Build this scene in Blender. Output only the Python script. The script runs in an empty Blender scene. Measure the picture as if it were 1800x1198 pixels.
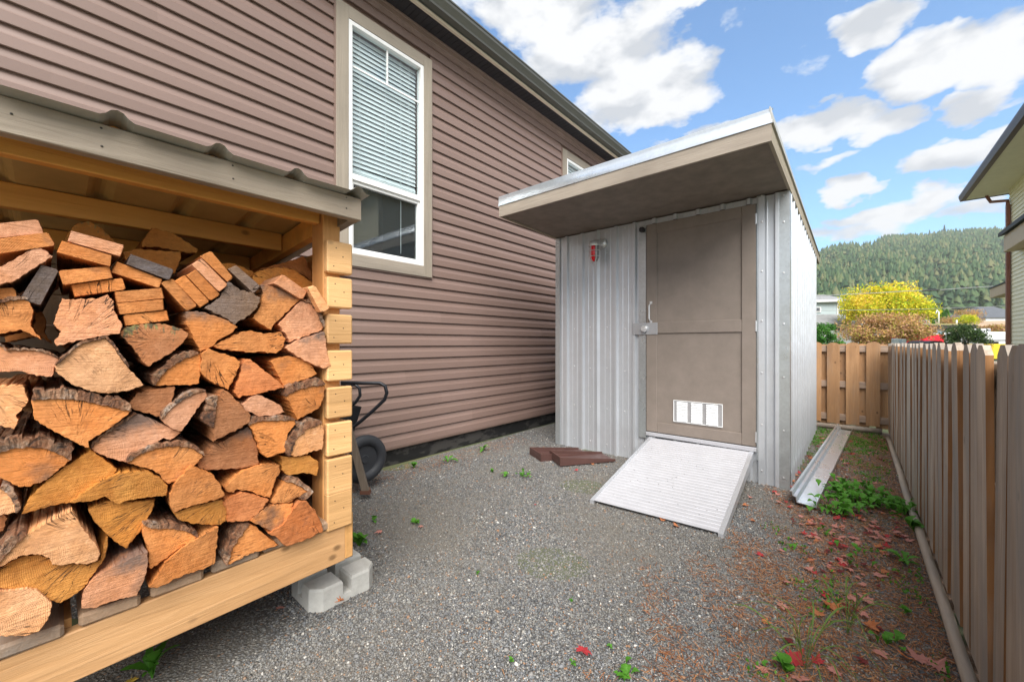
import bpy, math, random
import numpy as np
from mathutils import Vector, Matrix

random.seed(7)
rng = np.random.default_rng(11)
S = bpy.context.scene
COL = S.collection
R = math.radians

# ------------------------------------------------------------------ camera
CAM_H = 1.2
F = 700.0                       # focal length in photo pixels (1800 wide)
HZ = 603.0                      # photo row of the horizon
TH = math.atan2(605.0, F)
ST, CT = math.sin(TH), math.cos(TH)
cam = bpy.data.cameras.new('camera')
cam.sensor_width = 36.0
cam.lens = 14.0
cam.shift_y = 4.0 / 1800.0
cam.clip_start = 0.05
cam.clip_end = 5000
camo = bpy.data.objects.new('camera', cam)
COL.objects.link(camo)
camo.location = (0, 0, CAM_H)
camo.rotation_euler = (R(90), 0, TH)
S.camera = camo

# ------------------------------------------------------------------ world
SUN_EL, SUN_AZ = R(48), R(138)      # azimuth measured from +Y clockwise
W = bpy.data.worlds.new('World')
S.world = W
W.use_nodes = True
WN, WL = W.node_tree.nodes, W.node_tree.links
WN.clear()
def wmath(op, a, b=None, clamp=False):
    n = WN.new('ShaderNodeMath'); n.operation = op; n.use_clamp = clamp
    for i, s in enumerate((a, b)):
        if s is None: continue
        if isinstance(s, (int, float)): n.inputs[i].default_value = s
        else: WL.new(s, n.inputs[i])
    return n.outputs[0]
sky = WN.new('ShaderNodeTexSky')
sky.sky_type = 'NISHITA'
sky.sun_disc = False
sky.sun_elevation = SUN_EL
sky.sun_rotation = SUN_AZ
sky.air_density = 1.0
sky.dust_density = 0.6
sky.ozone_density = 1.6
tc = WN.new('ShaderNodeTexCoord')
sep = WN.new('ShaderNodeSeparateXYZ'); WL.new(tc.outputs['Generated'], sep.inputs[0])
az = wmath('ARCTAN2', sep.outputs[0], sep.outputs[1])
el = wmath('ARCSINE', sep.outputs[2])
# cloud texture space: azimuth / elevation stretched so that far clouds look flatter
elq = wmath('MULTIPLY', el, 1.9)
cmb = WN.new('ShaderNodeCombineXYZ'); WL.new(az, cmb.inputs[0]); WL.new(elq, cmb.inputs[1])
def wnoise(vec, scale, detail, rough, offs=(0, 0, 0)):
    m = WN.new('ShaderNodeMapping'); m.inputs[1].default_value = offs; WL.new(vec, m.inputs[0])
    n = WN.new('ShaderNodeTexNoise'); n.inputs['Scale'].default_value = scale
    n.inputs['Detail'].default_value = detail; n.inputs['Roughness'].default_value = rough
    WL.new(m.outputs[0], n.inputs['Vector'])
    return n.outputs[0]
fb = wnoise(cmb.outputs[0], 7.0, 9, 0.6)
fb2 = wnoise(cmb.outputs[0], 7.0, 3, 0.5, (0.015, 0.075, 0))
fb3 = wnoise(cmb.outputs[0], 7.0, 5, 0.55)
big = wnoise(cmb.outputs[0], 2.2, 3, 0.5, (3.1, 1.7, 0))
wx = wmath('MULTIPLY', wmath('SUBTRACT', wnoise(cmb.outputs[0], 9, 4, 0.6, (5, 5, 0)), 0.5), 0.14)
wy = wmath('MULTIPLY', wmath('SUBTRACT', wnoise(cmb.outputs[0], 9, 4, 0.6, (9, 2, 0)), 0.5), 0.09)
azw, elw = wmath('ADD', az, wx), wmath('ADD', el, wy)
# the cumulus banks seen between the roofs: photo column, row, half width, half height, weight
BANKS = [(960, 20, 110, 60, 1.0), (1050, 90, 120, 60, 1.0), (1130, 160, 110, 62, 1.0), (1160, 5, 70, 25, .8),
         (1540, 45, 80, 36, .9), (1650, 105, 120, 52, 1.0), (1760, 90, 90, 70, 1.0), (1640, 175, 0, 0, 0),
         (1450, 215, 110, 34, 1.0), (1560, 215, 60, 28, .8), (1680, 272, 90, 26, .95), (1715, 190, 70, 22, .8),
         (1500, 330, 52, 14, .8), (1630, 348, 60, 20, .85), (1560, 378, 130, 18, .8), (1700, 372, 80, 12, .6),
         (1440, 285, 60, 10, .45), (1250, 238, 50, 18, .6), (1470, 410, 90, 12, .6), (1200, 262, 60, 12, .3)]
field = None
for (u, v, hw, hh, wt) in BANKS:
    if wt == 0: continue
    def dirof(u, v):
        a, b = (u - 900) / F, (HZ - v) / F
        d = Vector((-ST + a * CT, CT + a * ST, b)).normalized()
        return math.atan2(d.x, d.y), math.asin(d.z)
    a0, e0 = dirof(u, v)
    a1, _ = dirof(u + hw, v); _, e1 = dirof(u, v - hh)
    dx = wmath('DIVIDE', wmath('SUBTRACT', azw, a0), max(abs(a1 - a0), .01))
    dy = wmath('DIVIDE', wmath('SUBTRACT', elw, e0), max(abs(e1 - e0), .008))
    q = wmath('ADD', wmath('MULTIPLY', dx, dx), wmath('MULTIPLY', dy, dy))
    g = wmath('MULTIPLY', wmath('SUBTRACT', 1.0, wmath('MULTIPLY', q, 0.5), True), wt)
    field = g if field is None else wmath('MAXIMUM', field, g)
# everywhere else: ordinary broken cumulus cover
side = wmath('ABSOLUTE', wmath('SUBTRACT', az, -0.02 - 0.30))      # distance from the middle of the open sky
outside = wmath('MULTIPLY', wmath('SUBTRACT', side, 0.62), 4.0, True)
outside = wmath('MINIMUM', outside, 1.0)
up = wmath('MINIMUM', wmath('MULTIPLY', wmath('SUBTRACT', el, 0.62), 5.0, True), 1.0)
outside = wmath('MAXIMUM', outside, up)
gen = wmath('MULTIPLY', wmath('MULTIPLY', wmath('SUBTRACT', big, 0.30), 3.2, True), outside)
field = wmath('MAXIMUM', field, gen)
mraw = wmath('ADD', field, wmath('MULTIPLY', wmath('SUBTRACT', fb, 0.5), 1.55))
mask = wmath('MULTIPLY', wmath('SUBTRACT', mraw, 0.18), 2.2, True)
mask = wmath('MULTIPLY', mask, wmath('SUBTRACT', 2.0, mask), True)
thick = wmath('MULTIPLY', wmath('SUBTRACT', mraw, 0.5), 1.0, True)
relief = wmath('ADD', 0.56, wmath('MULTIPLY', wmath('SUBTRACT', fb2, fb3), -3.8), True)
ramp = WN.new('ShaderNodeValToRGB')
ramp.color_ramp.elements[0].position = 0.12; ramp.color_ramp.elements[0].color = (2.75, 2.88, 3.08, 1)
ramp.color_ramp.elements[1].position = 0.80; ramp.color_ramp.elements[1].color = (4.15, 4.18, 4.22, 1)
WL.new(relief, ramp.inputs[0])
tint = WN.new('ShaderNodeMix'); tint.data_type = 'RGBA'; tint.blend_type = 'MULTIPLY'; tint.inputs[0].default_value = 1
WL.new(sky.outputs[0], tint.inputs[6]); tint.inputs[7].default_value = (0.74, 1.02, 1.16, 1)
mx = WN.new('ShaderNodeMix'); mx.data_type = 'RGBA'
WL.new(mask, mx.inputs[0]); WL.new(tint.outputs[2], mx.inputs[6]); WL.new(ramp.outputs[0], mx.inputs[7])
bg = WN.new('ShaderNodeBackground'); bg.inputs[1].default_value = 0.12
WL.new(mx.outputs[2], bg.inputs[0])
wo = WN.new('ShaderNodeOutputWorld'); WL.new(bg.outputs[0], wo.inputs[0])

sl = bpy.data.lights.new('sun', 'SUN'); sl.energy = 3.9; sl.angle = R(50); sl.color = (1, .95, .88)
so = bpy.data.objects.new('sun', sl); COL.objects.link(so)
sd = Vector((math.sin(SUN_AZ) * math.cos(SUN_EL), math.cos(SUN_AZ) * math.cos(SUN_EL), math.sin(SUN_EL)))
so.rotation_euler = sd.to_track_quat('Z', 'Y').to_euler()
so.location = (6, -6, 12)

S.view_settings.view_transform = 'Standard'
S.view_settings.look = 'None'
S.view_settings.gamma = 1
S.view_settings.exposure = 1.02
S.render.engine = 'CYCLES'
S.cycles.max_bounces = 8
S.cycles.transparent_max_bounces = 12

# ------------------------------------------------------------------ geometry helpers
def ray(u, v):
    a, b = (u - 900.0) / F, (HZ - v) / F
    return (-ST + a * CT, CT + a * ST, b)
def P(u, v, X=None, Y=None, Z=None, D=None):
    d = ray(u, v)
    t = D if D is not None else X / d[0] if X is not None else Y / d[1] if Y is not None else (Z - CAM_H) / d[2]
    return Vector((d[0] * t, d[1] * t, CAM_H + d[2] * t))

class MB:
    def __init__(s): s.v = []; s.f = []; s.m = []
    def add(s, vs, fs, m=0):
        o = len(s.v); s.v += [tuple(p) for p in vs]
        s.f += [tuple(i + o for i in f) for f in fs]; s.m += [m] * len(fs)
    def box(s, x0, x1, y0, y1, z0, z1, m=0, c=0.0):
        x0, x1 = sorted((x0, x1)); y0, y1 = sorted((y0, y1)); z0, z1 = sorted((z0, z1))
        if c <= 0:
            vs = [(x, y, z) for x in (x0, x1) for y in (y0, y1) for z in (z0, z1)]
            s.add(vs, [(0, 1, 3, 2), (4, 6, 7, 5), (0, 4, 5, 1), (2, 3, 7, 6), (0, 2, 6, 4), (1, 5, 7, 3)], m); return
        c = min(c, (x1 - x0) * .4, (y1 - y0) * .4, (z1 - z0) * .4)
        lo, hi = (x0, y0, z0), (x1, y1, z1)
        vs, idx = [], {}
        for i in range(2):
            for j in range(2):
                for k in range(2):
                    b = [(lo, hi)[q][n] for n, q in enumerate((i, j, k))]
                    sg = [(1, -1)[q] for q in (i, j, k)]
                    for ax in range(3):
                        p = list(b)
                        for n in range(3):
                            if n != ax: p[n] += sg[n] * c
                        idx[(i, j, k, ax)] = len(vs); vs.append(tuple(p))
        fs = []
        for q in (0, 1):
            for ax in range(3):
                o = [n for n in range(3) if n != ax]
                ring = []
                for (a, b) in ((0, 0), (1, 0), (1, 1), (0, 1)):
                    t = [0, 0, 0]; t[ax] = q; t[o[0]] = a; t[o[1]] = b
                    ring.append(idx[(*t, ax)])
                if (q == 0) == (ax != 1): ring = ring[::-1]
                fs.append(ring)
        for ax in range(3):
            o = [n for n in range(3) if n != ax]
            for (a, b) in ((0, 0), (1, 0), (1, 1), (0, 1)):
                t0 = [0, 0, 0]; t1 = [0, 0, 0]; t0[ax] = 0; t1[ax] = 1
                for t in (t0, t1): t[o[0]] = a; t[o[1]] = b
                ring = [idx[(*t0, o[0])], idx[(*t1, o[0])], idx[(*t1, o[1])], idx[(*t0, o[1])]]
                flip = ((a + b) % 2 == 0) ^ (ax == 1)
                fs.append(ring if flip else ring[::-1])
        for i in range(2):
            for j in range(2):
                for k in range(2):
                    ring = [idx[(i, j, k, 0)], idx[(i, j, k, 1)], idx[(i, j, k, 2)]]
                    fs.append(ring if (i + j + k) % 2 else ring[::-1])
        s.add(vs, fs, m)
    def obox(s, pts8, m=0):       # 8 arbitrary corners: bottom 4 (ccw), top 4
        s.add(pts8, [(3, 2, 1, 0), (4, 5, 6, 7), (0, 1, 5, 4), (1, 2, 6, 5), (2, 3, 7, 6), (3, 0, 4, 7)], m)
    def tube(s, pts, r, n=8, m=0, cap=True):
        pts = [Vector(p) for p in pts]
        rr = r if isinstance(r, (list, tuple)) else [r] * len(pts)
        vs, fs = [], []
        prev = None
        for i, p in enumerate(pts):
            d = (pts[min(i + 1, len(pts) - 1)] - pts[max(i - 1, 0)]).normalized()
            a = prev - d * prev.dot(d) if prev else d.orthogonal()
            if a.length < 1e-5: a = d.orthogonal()
            a.normalize(); prev = a
            b = d.cross(a)
            for k in range(n):
                t = 2 * math.pi * k / n
                vs.append(p + (a * math.cos(t) + b * math.sin(t)) * rr[i])
        for i in range(len(pts) - 1):
            for k in range(n):
                k2 = (k + 1) % n
                fs.append((i * n + k, i * n + k2, (i + 1) * n + k2, (i + 1) * n + k))
        if cap:
            fs.append(tuple(range(n))[::-1]); fs.append(tuple(range((len(pts) - 1) * n, len(pts) * n)))
        s.add(vs, fs, m)
    def prism(s, prof, axis, a0, a1, m=0, closed=True, caps=True):
        """profile of 2D points extruded along axis 'x' / 'y' / 'z' from a0 to a1"""
        def mk(p, a):
            return (a, p[0], p[1]) if axis == 'x' else (p[0], a, p[1]) if axis == 'y' else (p[0], p[1], a)
        n = len(prof)
        vs = [mk(p, a0) for p in prof] + [mk(p, a1) for p in prof]
        fs = [(i, (i + 1) % n, n + (i + 1) % n, n + i) for i in range(n if closed else n - 1)]
        if closed and caps: fs += [tuple(range(n))[::-1], tuple(range(n, 2 * n))]
        s.add(vs, fs, m)
    def lathe(s, prof, c, axis='z', n=24, m=0):
        vs, fs = [], []
        for (r, h) in prof:
            for k in range(n):
                t = 2 * math.pi * k / n
                q = (r * math.cos(t), r * math.sin(t), h)
                if axis == 'x': q = (q[2], q[0], q[1])
                if axis == 'y': q = (q[0], q[2], q[1])
                vs.append((c[0] + q[0], c[1] + q[1], c[2] + q[2]))
        for i in range(len(prof) - 1):
            for k in range(n):
                k2 = (k + 1) % n
                fs.append((i * n + k, i * n + k2, (i + 1) * n + k2, (i + 1) * n + k))
        s.add(vs, fs, m)
    def mesh(s, name, mats, smooth=False):
        me = bpy.data.meshes.new(name)
        me.from_pydata(s.v, [], s.f)
        for m in (mats if isinstance(mats, (list, tuple)) else [mats]): me.materials.append(m)
        if any(s.m): me.polygons.foreach_set('material_index', s.m)
        if smooth: me.polygons.foreach_set('use_smooth', [True] * len(s.f))
        me.update()
        return me

def link(name, me, parent=None, loc=(0, 0, 0), rot=None):
    o = bpy.data.objects.new(name, me); COL.objects.link(o)
    o.location = loc
    if rot: o.rotation_euler = rot
    if parent: o.parent = parent
    return o
def part(name, mb, mats, parent=None, smooth=False, loc=(0, 0, 0), rot=None):
    return link(name, mb.mesh(name, mats, smooth), parent, loc, rot)
def tag(o, label, cat, group=None):
    o['label'] = label; o['category'] = cat
    if group: o['group'] = group
    return o
def thing(name, label, cat, loc=(0, 0, 0), rz=0, group=None):
    o = link(name, None, None, loc, (0, 0, rz)); o.empty_display_size = .1
    return tag(o, label, cat, group)
def struct(o): o['kind'] = 'structure'; return o
def stuff(o): o['kind'] = 'stuff'; return o
def rebase(mb, c):
    mb.v = [(x - c[0], y - c[1], z - c[2]) for x, y, z in mb.v]; return mb

# ------------------------------------------------------------------ materials
class NT:
    def __init__(s, name):
        s.mat = bpy.data.materials.new(name); s.mat.use_nodes = True
        s.t = s.mat.node_tree; s.n = s.t.nodes; s.l = s.t.links
        s.b = s.n['Principled BSDF']
        s.tc = s.n.new('ShaderNodeTexCoord'); s.oi = s.n.new('ShaderNodeObjectInfo')
    def put(s, val, sock):
        if isinstance(val, (int, float)): sock.default_value = val
        elif isinstance(val, tuple): sock.default_value = val if len(val) == 4 or sock.type == 'VECTOR' else (*val, 1)
        else: s.l.new(val, sock)
    def math(s, op, a, b=None, clamp=False):
        n = s.n.new('ShaderNodeMath'); n.operation = op; n.use_clamp = clamp
        s.put(a, n.inputs[0])
        if b is not None: s.put(b, n.inputs[1])
        return n.outputs[0]
    def vec(s, scale=(1, 1, 1), shuffle=0.0, src='Object'):
        v = s.tc.outputs[src] if isinstance(src, str) else src
        if shuffle:
            k = s.math('MULTIPLY', s.oi.outputs['Random'], shuffle)
            a = s.n.new('ShaderNodeVectorMath'); a.operation = 'ADD'
            s.l.new(v, a.inputs[0]); s.l.new(k, a.inputs[1]); v = a.outputs[0]
        m = s.n.new('ShaderNodeMapping'); m.inputs[3].default_value = scale; s.l.new(v, m.inputs[0])
        return m.outputs[0]
    def noise(s, vec, scale=5, detail=4, rough=.55, dist=0):
        n = s.n.new('ShaderNodeTexNoise')
        n.inputs['Scale'].default_value = scale; n.inputs['Detail'].default_value = detail
        n.inputs['Roughness'].default_value = rough; n.inputs['Distortion'].default_value = dist
        s.l.new(vec, n.inputs['Vector']); return n.outputs[0]
    def voro(s, vec, scale=5, feature='F1', out='Distance'):
        n = s.n.new('ShaderNodeTexVoronoi'); n.feature = feature; n.inputs['Scale'].default_value = scale
        s.l.new(vec, n.inputs['Vector']); return n.outputs[out]
    def ramp(s, fac, stops, interp='LINEAR'):
        n = s.n.new('ShaderNodeValToRGB'); n.color_ramp.interpolation = interp
        e = n.color_ramp.elements
        while len(e) < len(stops): e.new(.5)
        for i, (p, c) in enumerate(stops):
            e[i].position = p; e[i].color = (*c, 1) if isinstance(c, tuple) else (c, c, c, 1)
        s.put(fac, n.inputs[0]); return n.outputs[0]
    def mix(s, fac, a, b, mode='MIX'):
        n = s.n.new('ShaderNodeMix'); n.data_type = 'RGBA'; n.blend_type = mode
        s.put(fac, n.inputs[0]); s.put(a, n.inputs[6]); s.put(b, n.inputs[7]); return n.outputs[2]
    def bump(s, h, strength=.3, dist=.005, prev=None):
        n = s.n.new('ShaderNodeBump'); n.inputs['Strength'].default_value = strength
        n.inputs['Distance'].default_value = dist; s.l.new(h, n.inputs['Height'])
        if prev: s.l.new(prev, n.inputs['Normal'])
        return n.outputs[0]
    def done(s, color, rough=.6, metal=0.0, normal=None, spec=None):
        s.put(color, s.b.inputs['Base Color']); s.put(rough, s.b.inputs['Roughness']); s.put(metal, s.b.inputs['Metallic'])
        if normal: s.l.new(normal, s.b.inputs['Normal'])
        if spec is not None: s.b.inputs['Specular IOR Level'].default_value = spec
        return s.mat

def wood(name, c1, c2, axis='y', knots=True, weather=None, rough=.6, grain=1.0, wf=(.45, .7), shuffle=37.0):
    """sawn timber: grain stretched along the given axis, knots, optional grey weathering"""
    t = NT(name)
    st = {'x': (.06, 1, 1), 'y': (1, .06, 1), 'z': (1, 1, .06)}[axis]
    v = t.vec(st, shuffle)
    g = t.noise(v, 42 * grain, 6, .65, 1.2)
    g2 = t.noise(v, 9 * grain, 3, .5, .8)
    big = t.noise(t.vec((1, 1, 1), shuffle), 2.2, 3)
    c = t.mix(t.ramp(g, [(.32, 0.0), (.68, 1.0)]), c1, c2)
    c = t.mix(t.ramp(g2, [(.40, .0), (.6, .7)]), c, tuple(x * .72 for x in c1))
    c = t.mix(t.ramp(big, [(.3, .0), (.8, .5)]), c, tuple(x * 1.15 for x in c2))
    if knots:
        ks = {'x': (.7, 1, 1), 'y': (1, .7, 1), 'z': (1, 1, .7)}[axis]
        k = t.voro(t.vec(ks, shuffle), 6.5)
        c = t.mix(t.ramp(k, [(.04, .85), (.10, 0.0)]), c, tuple(x * .38 for x in c1))
    if weather:
        wv = t.noise(t.vec(tuple(x * 1.0 if x == 1 else .25 for x in st), shuffle), 5, 5, .7)
        c = t.mix(t.ramp(wv, [(wf[0], 0.0), (wf[1], 1.0)]), c, weather)
    tone = t.math('ADD', .86, t.math('MULTIPLY', t.oi.outputs['Random'], .28))
    n = t.n.new('ShaderNodeCombineXYZ')
    for i in range(3): t.l.new(tone, n.inputs[i])
    c = t.mix(1.0, c, n.outputs[0], 'MULTIPLY')
    return t.done(c, rough, 0, t.bump(g, .9, .004))

def plain(name, col, rough=.5, metal=0.0, var=.12, scale=6, bump=.0, spec=None, shuffle=0):
    t = NT(name)
    n = t.noise(t.vec((1, 1, 1), shuffle), scale, 5, .6)
    c = t.mix(t.ramp(n, [(.3, 0.0), (.7, 1.0)]), tuple(x * (1 - var) for x in col), tuple(min(1, x * (1 + var)) for x in col))
    nm = t.bump(t.noise(t.vec(), scale * 25, 3), bump, .002) if bump else None
    return t.done(c, rough, metal, nm, spec)

M = {}
def build_materials():
    # brown vinyl siding with a faint embossed grain running along the boards
    t = NT('vinyl_brown')
    g = t.noise(t.vec((1, .04, 1), 11), 60, 4, .6)
    c = t.mix(t.ramp(t.noise(t.vec((1, .3, 1), 3), 1.2, 3), [(.3, 0.0), (.7, 1.0)]), (.200, .134, .112), (.235, .160, .136))
    M['vinyl'] = t.done(c, .42, 0, t.bump(g, .25, .001))
    M['vinyl_trim'] = plain('vinyl_trim_brown', (.22, .15, .125), .5)
    M['taupe'] = wood('taupe_painted_trim', (.30, .255, .20), (.345, .295, .235), 'z', False, None, .6, .8)
    M['taupe_y'] = wood('taupe_painted_trim_long', (.30, .255, .205), (.35, .30, .24), 'y', False, None, .6, .8)
    M['white'] = plain('white_vinyl', (.80, .80, .79), .35, 0, .03)
    M['blind'] = plain('blind_slat_white', (.78, .80, .80), .5, 0, .03)
    M['dark_room'] = plain('unlit_room_wall', (.40, .43, .44), .9)
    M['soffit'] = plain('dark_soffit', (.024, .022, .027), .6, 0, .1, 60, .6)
    M['beige_lip'] = plain('beige_metal_lip', (.62, .53, .41), .4, 0, .05)
    M['gutter'] = plain('grey_green_gutter', (.085, .086, .075), .35, 0, .06)
    t = NT('foundation_tar')
    n = t.noise(t.vec((1, 1, 2.5)), 3.5, 6, .65)
    M['tar'] = t.done(t.mix(t.ramp(n, [(.5, 0.0), (.56, 1.0)]), (.008, .008, .009), (.045, .042, .04)), .7, 0, t.bump(n, .4, .01))
    # window glass: clear pane with a true reflection
    t = NT('window_glass')
    fr = t.n.new('ShaderNodeLayerWeight'); fr.inputs[0].default_value = .5
    gl = t.n.new('ShaderNodeBsdfGlossy'); gl.inputs['Roughness'].default_value = .01
    tr = t.n.new('ShaderNodeBsdfTransparent'); tr.inputs[0].default_value = (.92, .96, .97, 1)
    mxs = t.n.new('ShaderNodeMixShader')
    k = t.math('ADD', t.math('MULTIPLY', t.math('POWER', fr.outputs['Facing'], 4.0), .8), .05, True)
    t.l.new(k, mxs.inputs[0]); t.l.new(tr.outputs[0], mxs.inputs[1]); t.l.new(gl.outputs[0], mxs.inputs[2])
    t.l.new(mxs.outputs[0], t.n['Material Output'].inputs[0])
    M['glass'] = t.mat
    # galvanised sheet
    def galv(name, col, rough, spangle=.1, metal=.85, sh=0):
        t = NT(name)
        sp = t.voro(t.vec((1, 1, 1), sh), 55, 'F1', 'Color')
        bw = t.n.new('ShaderNodeRGBToBW'); t.l.new(sp, bw.inputs[0])
        big = t.noise(t.vec((1, 1, .5), sh), 3.0, 4, .6)
        c = t.mix(bw.outputs[0], tuple(x * (1 - spangle) for x in col), col)
        c = t.mix(t.ramp(big, [(.35, 0.0), (.75, .5)]), c, tuple(x * .80 for x in col))
        r = t.math('ADD', rough - .06, t.math('MULTIPLY', big, .14))
        return t.done(c, r, metal, t.bump(t.noise(t.vec((1, 1, 1), sh), 6, 1), .4, .012))
    M['galv'] = galv('galvanised_wall_sheet', (.63, .66, .70), .34, .05, .5)
    M['galv_dark'] = galv('galvanised_flashing', (.55, .585, .60), .28, .16, .65, 9)
    M['galv_bright'] = galv('bright_galvanised_edge', (.80, .86, .92), .28, .1, .8, 5)
    t = NT('insect_screen'); tb = t.n.new('ShaderNodeBsdfTransparent'); ms_ = t.n.new('ShaderNodeMixShader'); ms_.inputs[0].default_value = .55
    t.done((.03, .032, .036), .8); t.l.new(tb.outputs[0], ms_.inputs[1]); t.l.new(t.b.outputs[0], ms_.inputs[2]); t.l.new(ms_.outputs[0], t.n['Material Output'].inputs[0])
    M['screen'] = t.mat
    M['hasp'] = plain('hasp_plate', (.42, .43, .45), .4, .5, .05)
    M['steel'] = plain('polished_steel', (.66, .67, .68), .34, .6, .05)
    M['alu'] = plain('ramp_aluminium', (.48, .485, .52), .45, .25, .06, 8)
    M['alu_side'] = plain('ramp_side_rail', (.66, .68, .72), .38, .7, .05)
    # taupe shed door paint
    t = NT('door_paint')
    n = t.noise(t.vec(), 5, 8, .7); f = t.noise(t.vec(), 70, 4, .7)
    c = t.mix(t.ramp(n, [(.3, 0.0), (.7, 1.0)]), (.19, .158, .134), (.24, .20, .172))
    sc = t.noise(t.vec((1, 1, .6)), 16, 6, .8, 2.5)
    c = t.mix(t.ramp(sc, [(.60, 0.0), (.72, .45)]), c, (.27, .22, .19))
    M['door'] = t.done(c, .62, 0, t.bump(f, .35, .0015))
    M['door_panel'] = M['door']
    M['shed_fascia'] = wood('shed_fascia_board', (.29, .245, .20), (.36, .31, .255), 'x', False, None, .6, 1.0)
    M['shed_rake'] = wood('shed_rake_board', (.33, .285, .22), (.40, .345, .27), 'y', False, None, .6, 1.0)
    M['shed_soffit'] = plain('brown_soffit_panel', (.19, .16, .135), .7, 0, .18, 9, .5)
    M['gap_shade'] = plain('painted_gap_shade', (.012, .012, .012), .9)
    M['black_plastic'] = plain('black_plastic', (.012, .010, .013), .45)
    t = NT('red_glass'); M['red'] = t.done((.75, .01, .02), .15)
    t = NT('clear_jar_glass'); M['jar'] = t.done((.28, .30, .31), .08, 0.2)
    t = NT('clear_vent_plastic'); M['vent'] = t.done((.80, .82, .83), .12)
    M['vent_frame'] = plain('vent_plate', (.42, .42, .43), .3, .3, .1, 20)
    # timber of the wood store
    M['pine_y'] = wood('pine_along', (.47, .25, .10), (.60, .35, .165), 'y')
    M['pine_z'] = wood('pine_upright', (.56, .26, .08), (.68, .355, .13), 'z')
    M['pine_x'] = wood('pine_cross', (.54, .27, .085), (.66, .36, .13), 'x')
    M['block'] = wood('pine_block', (.64, .36, .145), (.78, .47, .215), 'y', True, None, .5, .8)
    M['purlin'] = wood('roof_purlin', (.68, .31, .07), (.82, .43, .11), 'y', True, None, .55)
    M['deck'] = wood('deck_board_aged', (.30, .19, .115), (.42, .285, .185), 'x', False, (.25, .20, .16), .65)
    M['grey_fascia'] = wood('wood_store_fascia', (.21, .165, .12), (.44, .37, .29), 'y', False, (.33, .275, .215), .6, 1.0)
    M['roof_sheet'] = plain('grey_roof_sheet', (.42, .42, .39), .4, .2, .12, 5)
    M['roof_bounce'] = plain('roof_underside_bounce_tint', (.62, .44, .19), .6, 0, .2, 4)  # golden tint paints in light reflected up from the wood onto grey sheet
    M['nail'] = plain('nail_head', (.05, .045, .04), .5, .6)
    t = NT('concrete')
    n = t.noise(t.vec(), 14, 6, .7)
    M['concrete'] = t.done(t.mix(t.ramp(n, [(.3, 0.0), (.7, 1.0)]), (.40, .395, .37), (.56, .555, .52)), .85, 0, t.bump(t.noise(t.vec(), 90, 4, .7), .4, .003))
    # weathered cedar
    M['cedar_face'] = wood('weathered_picket', (.24, .178, .13), (.45, .375, .30), 'z', True, (.22, .205, .19), .7, 1.0, (.42, .66))
    M['cedar_edge'] = wood('picket_edge_brown', (.24, .11, .038), (.34, .17, .065), 'z', False, (.25, .19, .145), .7, 1.0, (.5, .8))
    M['cedar_new'] = wood('cedar_picket', (.36, .185, .08), (.48, .275, .135), 'z', True, (.28, .21, .16), .65, 1.0, (.5, .85))
    M['cedar_rail'] = wood('cedar_rail', (.29, .20, .145), (.38, .28, .21), 'x', False, None, .7)
    M['pole'] = wood('edging_pole', (.30, .235, .18), (.42, .345, .275), 'y', False, (.26, .235, .21), .7)
    M['splash'] = plain('brown_plastic', (.085, .042, .036), .45, 0, .15)
    M['tyre'] = plain('tyre_rubber', (.028, .031, .038), .6, 0, .1)
    M['tube'] = plain('black_tube', (.02, .022, .028), .35, .4)
    M['old_wood'] = wood('old_grey_wood', (.13, .10, .075), (.22, .18, .14), 'z', False)
    M['rust'] = plain('rusty_bracket', (.12, .05, .03), .8)

    # split firewood: growth rings round the pith (object origin), checks and saw marks
    def firewood(name, lichen=False, greytop=False):
        t = NT(name)
        v = t.vec((1, 1, 1))
        sepx = t.n.new('ShaderNodeSeparateXYZ'); t.l.new(v, sepx.inputs[0])
        warp = t.noise(v, 6, 3, .5)
        r2 = t.math('SQRT', t.math('ADD', t.math('MULTIPLY', sepx.outputs[1], sepx.outputs[1]), t.math('MULTIPLY', sepx.outputs[2], sepx.outputs[2])))
        rr = t.math('ADD', r2, t.math('MULTIPLY', warp, .05))
        ring = t.math('SINE', t.math('MULTIPLY', rr, 1900))
        ring = t.math('ADD', t.math('MULTIPLY', ring, .5), .5)
        ring2 = t.math('ADD', t.math('MULTIPLY', t.math('SINE', t.math('MULTIPLY', rr, 210)), .5), .5)
        ang = t.math('ARCTAN2', sepx.outputs[2], sepx.outputs[1])
        cm = t.n.new('ShaderNodeCombineXYZ')
        t.l.new(t.math('MULTIPLY', ang, 1.0), cm.inputs[0]); t.l.new(t.math('MULTIPLY', r2, 3.0), cm.inputs[1])
        t.l.new(t.math('MULTIPLY', t.oi.outputs['Random'], 30), cm.inputs[2])
        fib = t.noise(cm.outputs[0], 30, 4, .7)            # radial medullary streaks
        cm2 = t.n.new('ShaderNodeCombineXYZ'); t.l.new(t.math('ADD', t.math('MULTIPLY', ang, 1.3), t.math('MULTIPLY', warp, .25)), cm2.inputs[0]); t.l.new(t.math('MULTIPLY', r2, .9), cm2.inputs[1]); t.l.new(t.math('MULTIPLY', t.oi.outputs['Random'], 30), cm2.inputs[2])
        crk = t.noise(cm2.outputs[0], 5.0, 3, .6, 0)
        crack = t.ramp(t.math('ABSOLUTE', t.math('SUBTRACT', crk, .5)), [(.0, 1.0), (.012, 0.0)])
        cmask = t.ramp(t.noise(t.vec((1, 1, 1), 19), 5.5, 2), [(.55, 0.0), (.62, 1.0)])
        crack = t.math('MULTIPLY', crack, cmask)
        big = t.noise(t.vec((1, 1, 1), 23), 9, 5, .65)
        med = t.noise(t.vec((.15, 1, 1), 31), 45, 5, .7)
        oc = t.oi.outputs['Color']
        saw = t.noise(t.vec((.2, .35, 6), 41), 28, 4, .7, .6)       # saw marks across the cut
        tn = t.noise(t.vec((1, 1, 1), 61), 5, 3, .6)
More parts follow.
